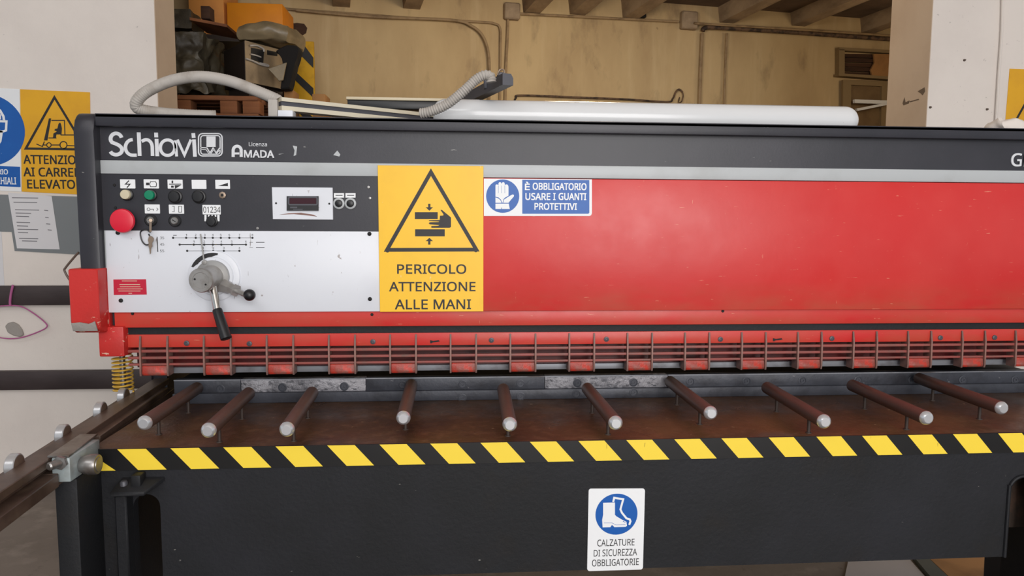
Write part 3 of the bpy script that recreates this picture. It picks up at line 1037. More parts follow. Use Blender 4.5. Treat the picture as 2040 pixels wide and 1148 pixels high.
part(b, 'clamp_lever', ['casting', 'black_btn'], 'small clamp lever with black ball knob', dial)

# --- red cover and rails below
b = B()
b.box(XC, MX1, 2.342, 2.372, ZB, ZS0 - 0.002, 0.002)
part(b, 'front_cover', 'red', 'large red sheet metal cover')
b = B()
ZR0 = zf(649, 2.352)
b.box(-1.0445, MX1, 2.352, 2.40, ZR0, ZB + 0.004, 0.002)
part(b, 'lower_rail', 'red', 'red rail under the cover')
for px, py in ((264, 625), (741, 627), (1440, 620)):
    b = B()
    b.lathe(at_y(px, py, 2.352), (0, -1, 0), [(0, 0.005), (0.003, 0.004), (0.003, 0)], 12)
    part(b, 'rail_screw', 'dark')
b = B()
b.box(-1.012, MX1, 2.368, 2.44, 1.05, ZR0 + 0.004)
part(b, 'ram_face', 'black_dull', 'dark band of the moving ram')

# --- finger guard with hold-down feet
YG = 2.362
b = B()
ZG1, ZG0 = zf(662.5, YG), zf(687, YG)
b.box(-1.012, MX1, YG, YG + 0.012, ZG0, ZG1, 0.001)
guard = part(b, 'finger_guard', 'red', 'red slotted finger guard')
for k, (pa, pb) in enumerate(((691.5, 696.5), (704.5, 709.5), (717.5, 721.5))):
    b = B()
    b.box(-1.012, MX1, YG - 0.004, YG + 0.008, zf(pb, YG), zf(pa, YG), 0.001)
    part(b, 'guard_slat', 'slat', None, guard)
NP = 16
fin0 = foot0 = None
for k in range(NP):
    xa = -0.973 + k * 0.1925
    dx = k * 0.1925
    if k == 0:
        fins = []
        for xo in (xa, xa + 0.082):
            b = B()
            zz = zf(741, YG)
            b.prism([(xo - .0026, YG - 0.003, ZG1 - .004), (xo - .0026, YG - 0.010, ZG0), (xo - .0026, YG - 0.012, zz + .01), (xo - .0026, YG - 0.010, zz), (xo - .0026, YG + 0.03, zz), (xo - .0026, YG + 0.03, ZG1 - .004)], (0.0052, 0, 0))
            fins.append(part(b, 'guard_fin', 'fin', None, guard))
        b = B()
        zt2 = zf(722, YG)
        b.prism([(xa + .002, YG - 0.004, zt2), (xa + .002, YG - 0.008, zz + .008), (xa + .002, YG - 0.004, zz), (xa + .002, YG + .03, zz), (xa + .002, YG + .03, zt2)], (0.078, 0, 0), 0.002)
        foot0 = part(b, 'hold_down_foot', 'red_foot', 'chipped red hold down foot', guard)
    else:
        dup(fins[0], (dx, 0, 0), guard)
        dup(fins[1], (dx, 0, 0), guard)
        dup(foot0, (dx, 0, 0), guard)
bolt0 = None
for px, py in ((372, 684), (497, 685), (743, 681), (979, 678), (1208, 676), (1435, 676), (1657, 674.5), (1873, 673), (1981, 672.5)):
    p = at_y(px, py, YG)
    if bolt0 is None:
        b = B()
        b.lathe(p, (0, -1, 0), [(0, 0.0085), (0.003, 0.0082), (0.004, 0.004), (0.003, 0.003), (0.003, 0)], 18)
        bolt0 = part(b, 'guard_bolt', 'alu_dark', None, guard)
        bp = p
    else:
        dup(bolt0, p - bp, guard)
b = B()
for px, py in ((866, 681), (1549, 677)):
    b.px_poly([(px - 9, py + 3), (px - 9, py - 3), (px - 3, py - 1.5), (px + 8, py - 3), (px + 10, py - .5), (px + 2, py + 1), (px - 4, py + 1.5), (px - 6, py + 3)], YG - .001, 0.0004)
part(b, 'grease_smear', 'black_dull', 'dark grease smears', guard)
b = B()
b.box(-1.012, MX1, 2.425, 2.47, zf(725, 2.425), 1.04)
part(b, 'clamp_beam', 'red_dark', 'dark red beam behind the guard')
b = B()
b.box(-0.93, MX1, 2.41, 2.46, 0.950, zf(726, 2.41), 0.001)
part(b, 'upper_blade', 'blade_edge', 'bare steel upper blade')
# yellow pressure spring below the bracket
b = B()
xs0, xs1 = -1.108, -1.048
cx, cyy = (xs0 + xs1) / 2, 2.47
z0, z1 = 0.878, 1.02
turns = 11
pts = []
for k in range(turns * 16 + 1):
    a = 2 * math.pi * k / 16
    pts.append(Vector((cx + 0.030 * math.cos(a), cyy + 0.030 * math.sin(a), z0 + (z1 - z0) * k / (turns * 16))))
b.sweep(pts, 0.0028, 8, 1)
part(b, 'pressure_spring', 'spring', 'yellow coil spring')
b = B()
b.rod((cx, cyy, 0.876), (cx, cyy, 1.03), 0.009)
part(b, 'spring_guide', 'steel')

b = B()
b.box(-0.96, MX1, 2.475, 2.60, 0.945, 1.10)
part(b, 'ram_backing', 'dark')  # dark backing added so the gap under the guard looks shaded
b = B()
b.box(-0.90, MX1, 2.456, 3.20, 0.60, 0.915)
part(b, 'rear_backing', 'dark')  # second dark backing, blocks the view through to the hall
# --- lower blade
XB0, XB1 = -0.90, 2.03
zb1, zb0 = 0.925, 0.882
segs = [(XB0, xf(480, 775, 2.42), 'blade'), (xf(480, 775, 2.42), xf(729, 770, 2.42), 'blade_worn'), (xf(729, 770, 2.42), xf(1085, 770, 2.42), 'blade'), (xf(1085, 770, 2.42), xf(1330, 770, 2.42), 'blade_worn'), (xf(1330, 770, 2.42), XB1, 'blade')]
for x0, x1, mt in segs:
    b = B()
    b.box(x0 + .0004, x1 - .0004, 2.42, 2.455, zb0, zb1, 0.002)
    b.mi = 1
    b.box(x0 + .0004, x1 - .0004, 2.419, 2.423, zb1 - 0.003, zb1 + 0.0006)
    part(b, 'lower_blade', [mt, 'blade_edge'], 'scuffed bright blade segment' if mt == 'blade_worn' else 'dark blade segment')
b = B()
b.box(XB0, XB1, 2.405, 2.455, 0.85, zb0 + .001, 0.002)
part(b, 'blade_seat', 'blade')
bb0 = None
for px, py in ((439, 775), (563, 772), (686, 770), (802, 767), (921.5, 766), (1037, 765), (1150, 763), (1262, 762), (1375, 760.5), (1487, 759.5), (1598, 758.5), (1709, 757.5), (1817, 757), (1918, 757), (2022, 757)):
    p = at_y(px, py, 2.42)
    if bb0 is None:
        b = B()
        b.lathe(p, (0, -1, 0), [(-.001, 0.0145), (0.0015, 0.0145), (0.002, 0.012), (0.0008, 0.011), (0.0008, 0.008), (0.003, 0.0075), (0.003, 0.004), (0.001, 0.0035), (0.001, 0)], 20)
        bb0 = part(b, 'blade_bolt', 'blade')
        bbp = p
    else:
        dup(bb0, p - bbp, mach)
for px, py in ((921, 793), (1037, 790), (1148, 785), (1262, 782)):
    dup(bb0, at_y(px, py, 2.405) - bbp, mach)

# --- bed
b = B()
b.box(-0.94, 2.03, 1.94, 2.42, 0.82, 0.85, 0.0015)
part(b, 'table_bed', 'table', 'oily brown steel table')
b = B()
YA = 1.942
zbot = 0.482
holes = []


def arch_pts(x0, x1, zt, zb, y):
    r = (x1 - x0) / 2
    return [Vector((x0, y, zb))] + [Vector(((x0 + x1) / 2 - r * math.cos(math.pi * k / 12), y, zt - r + r * math.sin(math.pi * k / 12))) for k in range(13)] + [Vector((x1, y, zb))]


xa0, xa1 = -0.836, -0.768
xb0, xb1 = 1.588, 1.672
zt_a, zt_b = 0.727, 0.722
outline = [Vector((-0.955, YA, zbot))] + arch_pts(xa0, xa1, zt_a, zbot, YA) + arch_pts(xb0, xb1, zt_b, zbot, YA) + [Vector((2.03, YA, zbot)), Vector((2.03, YA, 0.82)), Vector((-0.955, YA, 0.82))]
b.prism(outline, (0, 0.03, 0))
apron = part(b, 'front_apron', 'black_dull', 'dull black front plate with arched cut outs')
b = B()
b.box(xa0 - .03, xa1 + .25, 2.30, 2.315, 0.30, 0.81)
part(b, 'arch_backing', 'dark')  # dark plate behind the left arch, paints the shade of the recess
b = B()
b.box(xb0 - .03, xb1 + .22, 2.03, 2.045, 0.53, zt_b + .05)
part(b, 'arch_backing', 'red_rust', 'rusty brown web inside the arch')
# rolled rim round the right arch
b = B()
b.sweep([p + Vector((0, -.002, 0)) for p in arch_pts(xb0, xb1, zt_b, zbot, YA)], 0.005, 8, 2)
part(b, 'arch_rim', 'black_dull', None, apron)
# chamfered shelf bracket above the left arch
b = B()
xs = [xf(222, 985, 1.9), xf(296, 985, 1.9), xf(330, 945, 1.94), xf(246, 945, 1.94)]
b.prism([(-0.868, 1.885, 0.742), (-0.785, 1.885, 0.742), (-0.752, YA, 0.762), (-0.86, YA, 0.762)], (0, 0, 0.012), 0.002)
b.prism([(-0.865, 1.90, 0.74), (-0.835, 1.90, 0.74), (-0.835, YA, 0.74), (-0.865, YA, 0.74)], (0, 0, -0.27), 0.004)
b.box(-0.825, -0.80, 1.905, YA, 0.755, 0.79, 0.004)
b.mi = 1
b.lathe((-0.845, 1.915, 0.758), (0, 0, 1), [(0, 0.010), (0.012, 0.010), (0.016, 0.007), (0.016, 0)], 12)
part(b, 'arch_bracket', ['black_dull', 'alu_dark'], None, apron)
b = B()
b.box(-0.966, -0.913, 1.82, 1.96, 0.0, 0.814, 0.004)
b.box(-1.0, -0.957, 1.955, 2.50, 0.0, 0.79, 0.004)
part(b, 'bed_leg', 'black_dull', 'black end leg of the bed')
b = B()
b.box(2.03, 2.085, 1.82, 2.50, 0.0, 0.814, 0.004)
part(b, 'bed_leg', 'black_dull', 'black end leg of the bed')
# hazard tape on the front edge of the bed
b = B()
zt0, zt1 = 0.7925, 0.8505
b.box(-0.94, 2.03, 1.9385, 1.9425, zt0, zt1)
tape = part(b, 'hazard_tape', 'tape_black', 'black and yellow hazard tape')
b = B()
tops = [131, 234, 340, 445, 549, 652, 756, 857, 957, 1055.5, 1152, 1247.5, 1343, 1437, 1531, 1626, 1717, 1808, 1898, 1988, 2078, 2167, 2256, 2344]
for k, px in enumerate(tops):
    yy = 903 - (px - 168) * (903 - 866) / (2040 - 168)
    xA = at_y(px, yy, 1.9385).x
    w, sh = 0.0715, 0.050
    if xA + w + sh > 2.03:
        break
    if k == 0:
        pts = [(-0.9395, 1.9385, zt1 - .008), (-0.9395, 1.9385, zt0 + .0008), (xA + w + sh, 1.9385, zt0 + .0008)]
    else:
        pts = [(xA, 1.9385, zt1 - .0008), (xA + w, 1.9385, zt1 - .0008), (xA + w + sh, 1.9385, zt0 + .0008), (xA + sh, 1.9385, zt0 + .0008)]
    b.prism(pts, (0, -0.0006, 0))
part(b, 'tape_stripes', 'tape_yellow', 'yellow stripes', tape)

# --- work support rods
rods = [((378, 772), (285, 845)), ((495, 782), (413, 860)), ((620, 780), (570, 858)), ((820, 765), (803, 835)), ((1005, 775), (1016, 848)), ((1170, 775), (1228, 845)), ((1335, 760), (1418, 825)), ((1525, 768), (1645, 842)), ((1705, 770), (1850, 835)), ((1835, 755), (2000, 815))]
ZROD = 0.908
rod0 = None
for (pa, pb) in rods:
    ca, cb = at_z(*pa, ZROD), at_z(*pb, ZROD)
    if rod0 is None:
        r0o = Vector(cb)
        dv = Vector((0, 1, 0))
        L = 0.415
        b = B()
        b.lathe(cb, dv, [(0.011, 0.0195), (L - .004, 0.0195), (L, 0.017)], 24)
        rod0 = part(b, 'support_rod', 'rod', 'brown steel work support rod', origin=Vector(cb))
        b = B()
        b.lathe(cb, dv, [(0, 0), (0, 0.012), (0.002, 0.0145), (0.007, 0.0182), (0.012, 0.0197)], 24)
        part(b, 'rod_tip', 'tip', 'bright steel end of the rod', rod0)
        for t in (0.10, 0.33):
            b = B()
            b.rod(cb + dv * t + Vector((0, 0, -.018)), Vector((cb.x, cb.y + t, 0.85)), 0.0048, 12)
            b.lathe(Vector((cb.x, cb.y + t, 0.85)), (0, 0, 1), [(0, 0.009), (0.002, 0.008)], 12)
            part(b, 'rod_stud', 'stud', None, rod0)
        first = rod0
    else:
        r = dup(rod0, Vector((cb.x, cb.y, 0)) - Vector((r0o.x, r0o.y, 0)), mach)
        r.rotation_euler.z = math.atan2(-(ca.x - cb.x), (ca.y - cb.y)) * 0.7

# --- squaring arm at the left
arm = None
ang = math.radians(3.6)


def armp(x, y, z):
    """arm frame: x across, y along (from the table front), z up"""
    o = Vector((-0.957, 1.82, 0))
    return Vector((o.x + x * math.cos(ang) - y * math.sin(ang), o.y + x * math.sin(ang) + y * math.cos(ang), z))


def arm_bar(b, x0, x1, y0, y1, z0, z1, bev=0.002):
    b.prism([armp(x0, y0, z0), armp(x1, y0, z0), armp(x1, y0, z1), armp(x0, y0, z1)], armp(0, y1 - y0, 0) - armp(0, 0, 0), bev)


b = B()
arm_bar(b, -0.058, -0.006, -1.0, 0.88, 0.852, 0.873)
arm_bar(b, -0.050, -0.022, -1.0, 0.88, 0.836, 0.853)
arm_bar(b, -0.058, 0.016, -1.0, -0.03, 0.806, 0.837)
arm_bar(b, -0.058, 0.012, -0.03, 0.88, 0.806, 0.837)
arm_bar(b, -0.008, 0.014, 0.22, 0.80, 0.8375, 0.857)
arm = part(b, 'squaring_arm', 'rail', 'brown steel squaring arm reaching forward')
b = B()
arm_bar(b, -0.084, -0.062, -0.98, 0.70, 0.834, 0.862, 0.001)
part(b, 'arm_fence', 'rail', None, arm)
for px, py in ((15, 930), (125, 851), (210, 801), (262, 766)):
    b = B()
    d = ray(px, py)
    p = CAM + d * ((-1.035 - CAM.x) / d.x)
    xx = armp(-0.066, (p.y - 1.82), 0).x
    c = Vector((xx, p.y, 0.870))
    rax = Vector((-math.cos(ang), -math.sin(ang), 0))
    b.lathe(c, rax, [(-0.010, 0.012), (-0.010, 0.027), (-0.008, 0.029), (0.009, 0.029), (0.011, 0.027), (0.011, 0)], 26)
    b.mi = 1
    b.lathe(c, -rax, [(0.0101, 0.025), (0.0105, 0.024), (0.0105, 0)], 26)
    part(b, 'arm_roller', ['roller', 'rail'], 'bright steel roller', arm)
b = B()
arm_bar(b, -0.20, -0.075, -0.12, -0.08, 0.822, 0.842, 0.002)
part(b, 'arm_bracket', 'rail', None, arm)
b = B()
b.box(-0.958, -0.916, 1.798, 1.95, 0.8145, 0.874, 0.003)
b.mi = 1
b.prism([(-0.968, 1.80, 0.8745), (-0.918, 1.80, 0.8745), (-0.935, 1.98, 0.8745), (-0.98, 1.98, 0.8745)], (0, 0, 0.005), 0.001)
part(b, 'arm_clamp', ['steel_pale', 'steel'], 'pale zinc clamp block', arm)
b = B()
c = at_y(165, 926, 1.85)
b.lathe((-0.915, 1.85, c.z), (1, 0, 0), [(0, 0.019), (0.010, 0.0235), (0.018, 0.0235), (0.019, 0.0255), (0.036, 0.0255), (0.040, 0.0235), (0.040, 0.018), (0.042, 0.017), (0.042, 0)], 30)
part(b, 'clamp_knob', 'steel', 'steel cylinder knob', arm)
b = B()
c = at_y(122, 921, 1.798)
b.lathe(c, (0, -1, 0), [(0, 0.017), (0.010, 0.017), (0.011, 0.008), (0.012, 0)], 6)
b.lathe(c + Vector((0, -.008, 0)), (-0.45, -1, 0), [(0, 0.010), (0.026, 0.010), (0.029, 0.007), (0.029, 0)], 18)
part(b, 'clamp_bolt', 'steel', None, arm)
# wire loop sticking out of the left frame
b = B()
b.sweep([at_y(x, y, 2.45) for x, y in ((157, 503), (150, 510), (131, 533), (129, 541), (142, 562), (158, 572))], 0.0035, 8, 4)
part(b, 'wire_hook', 'wire', 'bent brown wire loop')

# ================================================================== SIGNS ON THE MACHINE
Y0 = 2.342
s = thing('warning_sign', at_y(858, 620, Y0), 'yellow PERICOLO ATTENZIONE ALLE MANI sign with crushed hand triangle on red cover', 'sign')
b = B()
b.prism([at_y(x, y, Y0) for x, y in ((752.5, 329.5), (963, 331), (963, 620.5), (757, 621.5))], (0, -0.002, 0), 0.0006)
b.build('sign_plate', 'yellow', s)
Y1 = Y0 - 0.0021
b = B()
b.px_stroke([(858.5, 343), (949, 497.5), (771, 498)], Y1, 0.0118, 0.0005, True)
for a, c in (((858.5, 341.5), 3.6), ((948, 497.5), 4.2), ((772, 498), 4.2)):
    b.disc(at_y(a[0], a[1] + 1, Y1), c / FPX * 2.36, 0.0004, 14)
b.px_poly([(826.5, 423), (872, 423), (872, 436.5), (826.5, 436.5)], Y1, 0.0005)
b.px_poly([(827, 457), (886, 457), (886, 471), (827, 471)], Y1, 0.0005)
b.px_poly([(853, 406), (857.5, 406), (857.5, 413), (862.5, 413), (855.5, 420), (848, 413), (853, 413)], Y1, 0.0005)
b.px_poly([(853, 487.5), (857.5, 487.5), (857.5, 480.5), (862.5, 480.5), (855.5, 474), (848, 480.5), (853, 480.5)], Y1, 0.0005)
b.px_poly([(877.5, 418.5), (880, 418), (897.5, 432.5), (898.5, 434), (898.5, 452), (896, 454), (860, 454), (858.5, 452.5), (860, 450.5), (873, 450), (875.5, 448.5), (856, 447), (854, 445), (856, 443), (874, 442.5), (875, 441.5), (854.5, 440.5), (854.5, 439), (876, 438.5), (876.5, 430), (883, 429.5), (883.5, 427)], Y1, 0.0005)
b.build('pictogram', 'print_black', s)
b = B()
b.text('PERICOLO', 791.5, 527, 928.5, 545.5, Y1, 0.018)
b.build('lettering', 'print_black', s)
b = B()
b.text('ATTENZIONE', 775.5, 562, 947, 580.5, Y1, 0.018)
b.build('lettering', 'print_black', s)
b = B()
b.text('ALLE MANI', 787, 597, 938, 616, Y1, 0.018)
b.build('lettering', 'print_black', s)

s = thing('mandatory_sign', at_y(1072, 430, Y0), 'blue and white glove sign reading È OBBLIGATORIO USARE I GUANTI PROTETTIVI on red cover', 'sign')
b = B()
q = [(964, 356), (1179, 357.5)] + [(1179, 425), (1177.5, 429), (1174, 430.5)] + [(964, 430.5)]
b.prism([at_y(x, y, Y0) for x, y in q], (0, -0.0015, 0))
b.build('sign_plate', 'white', s)
Y1 = Y0 - 0.0016
b = B()
c = at_y(1001.5, 391, Y1)
r = abs(xf(1034.3, 391, Y1) - xf(968.3, 391, Y1)) / 2
b.disc(c, r, 0.0004, 48)
b.px_poly([(1040.5, 358.3), (1174, 359), (1174, 424), (1172, 426), (1040.5, 426)], Y1, 0.0004)
b.build('blue_field', 'blue', s)
Y2 = Y1 - 0.0005
b = B()
b.px_poly([(987, 371)] + arc(989.8, 370, 3, 2.5, 150, 30, 4) + [(993, 369)] + arc(996, 366, 3, 3, 170, 10, 4) + [(999.5, 367)] + arc(1002.5, 366, 3, 3, 170, 10, 4) + [(1006, 370)] + arc(1009, 370, 3.2, 2.5, 150, 20, 4) + [(1013, 372), (1013, 390), (1006, 394), (1003, 397), (1001.5, 404), (1000.2, 404), (998, 398), (993, 393.5), (987, 392)], Y2, 0.0004)
b.px_poly([(987, 393.5), (992, 395), (997, 399), (999, 404.3), (987, 404.3)], Y2, 0.0004)
b.px_poly([(1002.5, 404.3), (1004, 398), (1009, 394.5), (1014, 391.5), (1019, 388.5), (1022, 387.5), (1024, 389), (1023.5, 392), (1018, 398), (1013, 404.3)], Y2, 0.0004)
b.px_poly([(987, 405.8), (1013.5, 405.8), (1015.5, 416.5), (999.5, 416.5), (1000, 412), (998, 416.5), (987, 416.5)], Y2, 0.0004)
b.build('pictogram', 'white', s)
b = B()
for x in (993, 999.3, 1005.8):
    b.px_stroke([(x, 370), (x, 385)], Y2 - 0.0004, 0.0009, 0.0003)
b.build('pictogram_lines', 'blue', s)
b = B()
b.text('È', 1046, 362.5, 1055, 378.5, Y2, 0.03)
b.text('OBBLIGATORIO', 1061.5, 365, 1168, 378.5, Y2, 0.03)
b.build('lettering', 'white', s)
b = B()
b.text('USARE', 1047, 385, 1096, 398.5, Y2, 0.03)
b.text('I', 1102, 385, 1106.5, 398.5, Y2, 0.02)
b.text('GUANTI', 1113, 385, 1167.5, 398.5, Y2, 0.03)
b.build('lettering', 'white', s)
b = B()
b.text('PROTETTIVI', 1065, 405, 1149, 418, Y2, 0.03)
b.build('lettering', 'white', s)

Y0 = YA - 0.0005
s = thing('mandatory_sign', at_y(1225, 1137, Y0), 'white sign with blue boot circle reading CALZATURE DI SICUREZZA OBBLIGATORIE on black front plate', 'sign')
b = B()
P = lambda x, y: at_y(x, y, Y0)
out = []
for (cx, cy), cen in (((1172.5, 973.5), (1, 1)), ((1284.5, 973), (-1, 1)), ((1280.5, 1134.5), (-1, -1)), ((1169.5, 1137.5), (1, -1))):
    a0 = {(1, 1): 180, (-1, 1): 90, (-1, -1): 0, (1, -1): 270}[cen]
    seg = arc(cx + cen[0] * 5, cy + cen[1] * 5, 5, 5, a0, a0 - 90, 4)
    out += seg
b.prism([P(x, y) for x, y in out], (0, -0.002, 0))
b.build('sign_plate', 'white', s)
Y1 = Y0 - 0.0021
b = B()
b.ellipse(at_y(1228.2, 1024.8, Y1), 43.2 / FPX * 2.0, 43 / FPX * 2.0, 0.0004, 48)
b.build('blue_field', 'blue', s)
Y2 = Y1 - 0.0005
b = B()
b.px_poly([(1201.5, 1002), (1225, 1001.5), (1225, 1026), (1228, 1029), (1238, 1035), (1244, 1038), (1248, 1040), (1248.5, 1045), (1249, 1048), (1246, 1050), (1224, 1050.5), (1219, 1046), (1216, 1050.5), (1200.5, 1051), (1199.5, 1036), (1201.5, 1026)], Y2, 0.0004)
b.px_stroke([(1221.5, 1000.5), (1223.5, 992), (1241.5, 995), (1236, 1015), (1239, 1022), (1248, 1033), (1254.5, 1035), (1256, 1039), (1253.5, 1046)], Y2, 0.0055, 0.0004)
b.build('pictogram', 'white', s)
b = B()
b.px_stroke([(1203, 1042), (1219, 1042), (1227, 1046), (1246, 1045.5)], Y2 - .0004, 0.0009, 0.0003)
b.px_stroke([(1241, 1039), (1246, 1041)], Y2 - .0004, 0.0015, 0.0003)
b.build('pictogram_lines', 'blue', s)
b = B()
b.text('CALZATURE', 1190, 1074.5, 1264, 1088, Y1, 0.0)
b.build('lettering', 'print_black', s)
b = B()
b.text('DI SICUREZZA', 1183, 1094.5, 1269, 1108, Y1, 0.0)
b.build('lettering', 'print_black', s)
b = B()
b.text('OBBLIGATORIE', 1179.5, 1114, 1272.5, 1127.5, Y1, 0.0)
b.build('lettering', 'print_black', s)

# keys hanging in the first switch
s = thing('key_bunch', at_y(300, 506, 2.33), 'key in the left switch with a second key hanging on a black loop', 'keys')
b = B()
b.prism([at_y(x, y, 2.325) for x, y in ((298, 436), (303, 437), (302, 462), (298, 462))], (0, -0.002, 0))
b.rod(at_y(301, 439, 2.337), at_y(300, 439, 2.322), 0.005, 12)
b.build('switch_key', 'key', s)
b = B()
b.prism([at_y(x, y, 2.328) for x, y in ((298, 470), (303, 471), (307, 475), (306, 480), (303, 484), (304, 491), (301, 494), (301, 505), (299, 507), (298, 494), (296, 490), (297, 484), (295, 478))], (0, -0.0025, 0), 0.0005)
b.build('hanging_key', 'key', s)
b = B()
b.sweep([at_y(x, y, 2.332) for x, y in ((300, 463), (291, 458), (281, 461), (280, 470), (284, 482), (291, 488), (298, 486), (301, 478), (296, 466))], 0.0022, 8, 6)
b.build('cord_loop', 'black_btn', s)

# ================================================================== ON TOP OF THE MACHINE
ZD = 1.7555


def ribbed(r, pitch=0.008, amp=0.06):
    return lambda L: r * (1 + amp * math.sin(2 * math.pi * L / pitch))


b = B()
b.sweep([at_y(x, y, yy) for x, y, yy in ((430, 231, 2.56), (372, 229, 2.53), (312, 224, 2.5), (275, 216, 2.48), (274, 200, 2.47), (297, 180, 2.47), (345, 160, 2.47), (400, 153, 2.46), (455, 161, 2.455), (505, 179, 2.45), (546, 196, 2.45), (553, 200, 2.45))], ribbed(0.018, 0.007, 0.03), 14, 26)
tag(b.build('corrugated_hose', 'hose'), 'grey corrugated hose looping over the left end of the beam', 'hose', 'corrugated hoses on the beam')
b = B()
b.sweep([at_y(x, y, yy) for x, y, yy in ((838, 226, 2.46), (858, 222, 2.45), (890, 208, 2.44), (922, 183, 2.43), (947, 160, 2.425), (965, 150, 2.42), (977, 153, 2.42), (979, 164, 2.42))], ribbed(0.0155, 0.008, 0.09), 14, 26)
tag(b.build('corrugated_hose', 'hose'), 'short dusty corrugated hose rising to the dark rail above the white tube', 'hose', 'corrugated hoses on the beam')


def bar_between(b, p, q, prof):
    """prof: list of (across, up) corners extruded from p to q"""
    d = (q - p)
    a = Vector((d.y, -d.x, 0)).normalized()
    b.prism([p + a * u + Vector((0, 0, v)) for u, v in prof], d)


p = at_y(556, 208, 2.44)
q = at_z(880, 241, p.z)
s = thing('linear_rail', Vector((p.x, p.y, ZD)), 'chrome striped linear rail lying slantwise behind the beam beside the grey hose', 'rail')
b = B()
bar_between(b, p, q, [(-.022, -.020), (.022, -.020), (.022, -.006), (-.022, -.006)])
bar_between(b, p, q, [(-.022, .008), (.022, .008), (.022, .020), (-.022, .020)])
b.build('rail_flange', 'rail_cream', s)
b = B()
bar_between(b, p + (q - p) * .002, q, [(-.012, -.007), (.016, -.007), (.016, .009), (-.012, .009)])
b.build('rail_web', 'alu_dark', s)
b = B()
b.box(p.x - .030, p.x - .001, p.y - .02, p.y + .025, ZD, p.z + .012, .002)
b.mi = 1
b.box(p.x + .002, p.x + .048, p.y - .03, p.y + .02, ZD, p.z - .022, .002)
b.build('rail_foot', ['hose', 'white_plate'], s)
e = q - (q - p) * .1
b = B()
b.box(e.x - .03, e.x + .03, e.y - .02, e.y + .02, ZD, e.z - .021, .002)
b.build('rail_foot', 'alu_dark', s)

# white tube
yt = 2.60
xt0, xt1 = xf(866, 222, yt), xf(1707, 235, yt)
zc = ZD + 0.0505
s = thing('plastic_tube', Vector(((xt0 + xt1) / 2, yt, ZD)), 'long glossy white tube with rounded end lying on top of the beam', 'tube')
b = B()
R = 0.0505
seam = xf(955, 225, yt)
b.lathe((seam, yt, zc), (1, 0, 0), [(0, R)] + [(xt1 - seam - R + R * math.sin(math.pi / 2 * k / 8) , R * math.cos(math.pi / 2 * k / 8) if k < 8 else 0) for k in range(9)], 40)
b.build('tube_body', 'tube', s)
b = B()
b.lathe((xt0, yt, zc), (1, 0, 0), [(-.004, 0.0), (-.004, R * .55), (0.010, R * .85), (0.03, R * 1.01), (seam - xt0, R * 1.015)], 40)
b.build('tube_cap', 'tube', s)

# dark rail standing over the tube
p = at_y(1012, 158, 2.40)
q = at_z(915, 207, p.z)
s = thing('aluminium_profile', Vector((q.x, q.y, ZD)), 'dark grey aluminium profile sticking up over the white tube beside the short hose', 'profile')
b = B()
bar_between(b, p, q, [(-.018, -.018), (.018, -.018), (.018, .004), (.010, .018), (-.018, .018)])
b.build('profile_bar', 'alu_dark', s)
b = B()
m = p.lerp(q, .32)
b.box(m.x - .022, m.x + .012, m.y - .02, m.y + .02, m.z - .004, m.z + .03, .003)
m2 = p.lerp(q, .08)
b.box(m2.x - .02, m2.x + .006, m2.y - .012, m2.y + .012, m2.z + .016, m2.z + .028, .002)
b.build('sensor_block', 'alu_dark', s)
b = B()
m3 = p.lerp(q, .26)
b.lathe(m3 + Vector((-.005, -.02, .012)), (0, -1, 0.2), [(0, .007), (.012, .007), (.013, 0)], 12)
b.sweep([m2 + Vector((-.02, -.012, .018)), m2 + Vector((-.012, -.014, .034)), m2 + Vector((0.0, -.012, .034)), m2 + Vector((.002, -.012, .018))], .003, 6, 6)
b.build('cable_gland', 'key', s)
b = B()
m4 = p.lerp(q, .93)
b.box(m4.x - .02, m4.x + .02, m4.y - .02, m4.y + .02, ZD, m4.z - .017, .002)
b.build('profile_post', 'alu_dark', s)

# dark trough with cream lid
yt = 3.0
xa, xb = xf(692, 205, yt), xf(868, 210, yt)
zt3, zb3 = at_y(760, 200, yt).z, at_y(760, 217, yt).z
s = thing('cable_trough', Vector(((xa + xb) / 2, yt, ZD)), 'long black trough with cream lid lying behind the slanted chrome rail', 'trough')
b = B()
b.box(xa, xb + .05, yt, yt + .1, zb3, zt3, .004)
b.build('trough_body', 'black_btn', s)
b = B()
b.box(xa - .004, xb + .05, yt - .004, yt + .104, zt3 + .0005, zt3 + .012, .002)
b.build('trough_lid', 'cream', s)
b = B()
b.box(xa, xa + .03, yt + .03, yt + .07, ZD, zb3)
b.box(xb + .01, xb + .04, yt + .03, yt + .07, ZD, zb3)
b.build('trough_foot', 'hazard_yellow', s)

# white plastic bundle at the right
c = at_y(2003, 262, 2.62)
b = B()
b.grid_box(c.x - .055, c.x + .055, 2.57, 2.67, ZD, ZD + .068, 8, .7)
b.crumple(.014, 26, 3.0)
for v in b.bm.verts:
    v.co.z = max(v.co.z, ZD + .0005)
tag(b.build('plastic_bag', 'plaster'), 'crumpled white plastic bag lump on the beam near the right yellow sign', 'bag')

# ================================================================== LEFT WALL
YW = 4.05


def forklift(s, bx, by, k):
    """bx,by: pixel of the triangle apex, k scale"""
    f = lambda pts: [(bx + x * k, by + y * k) for x, y in pts]
    return f


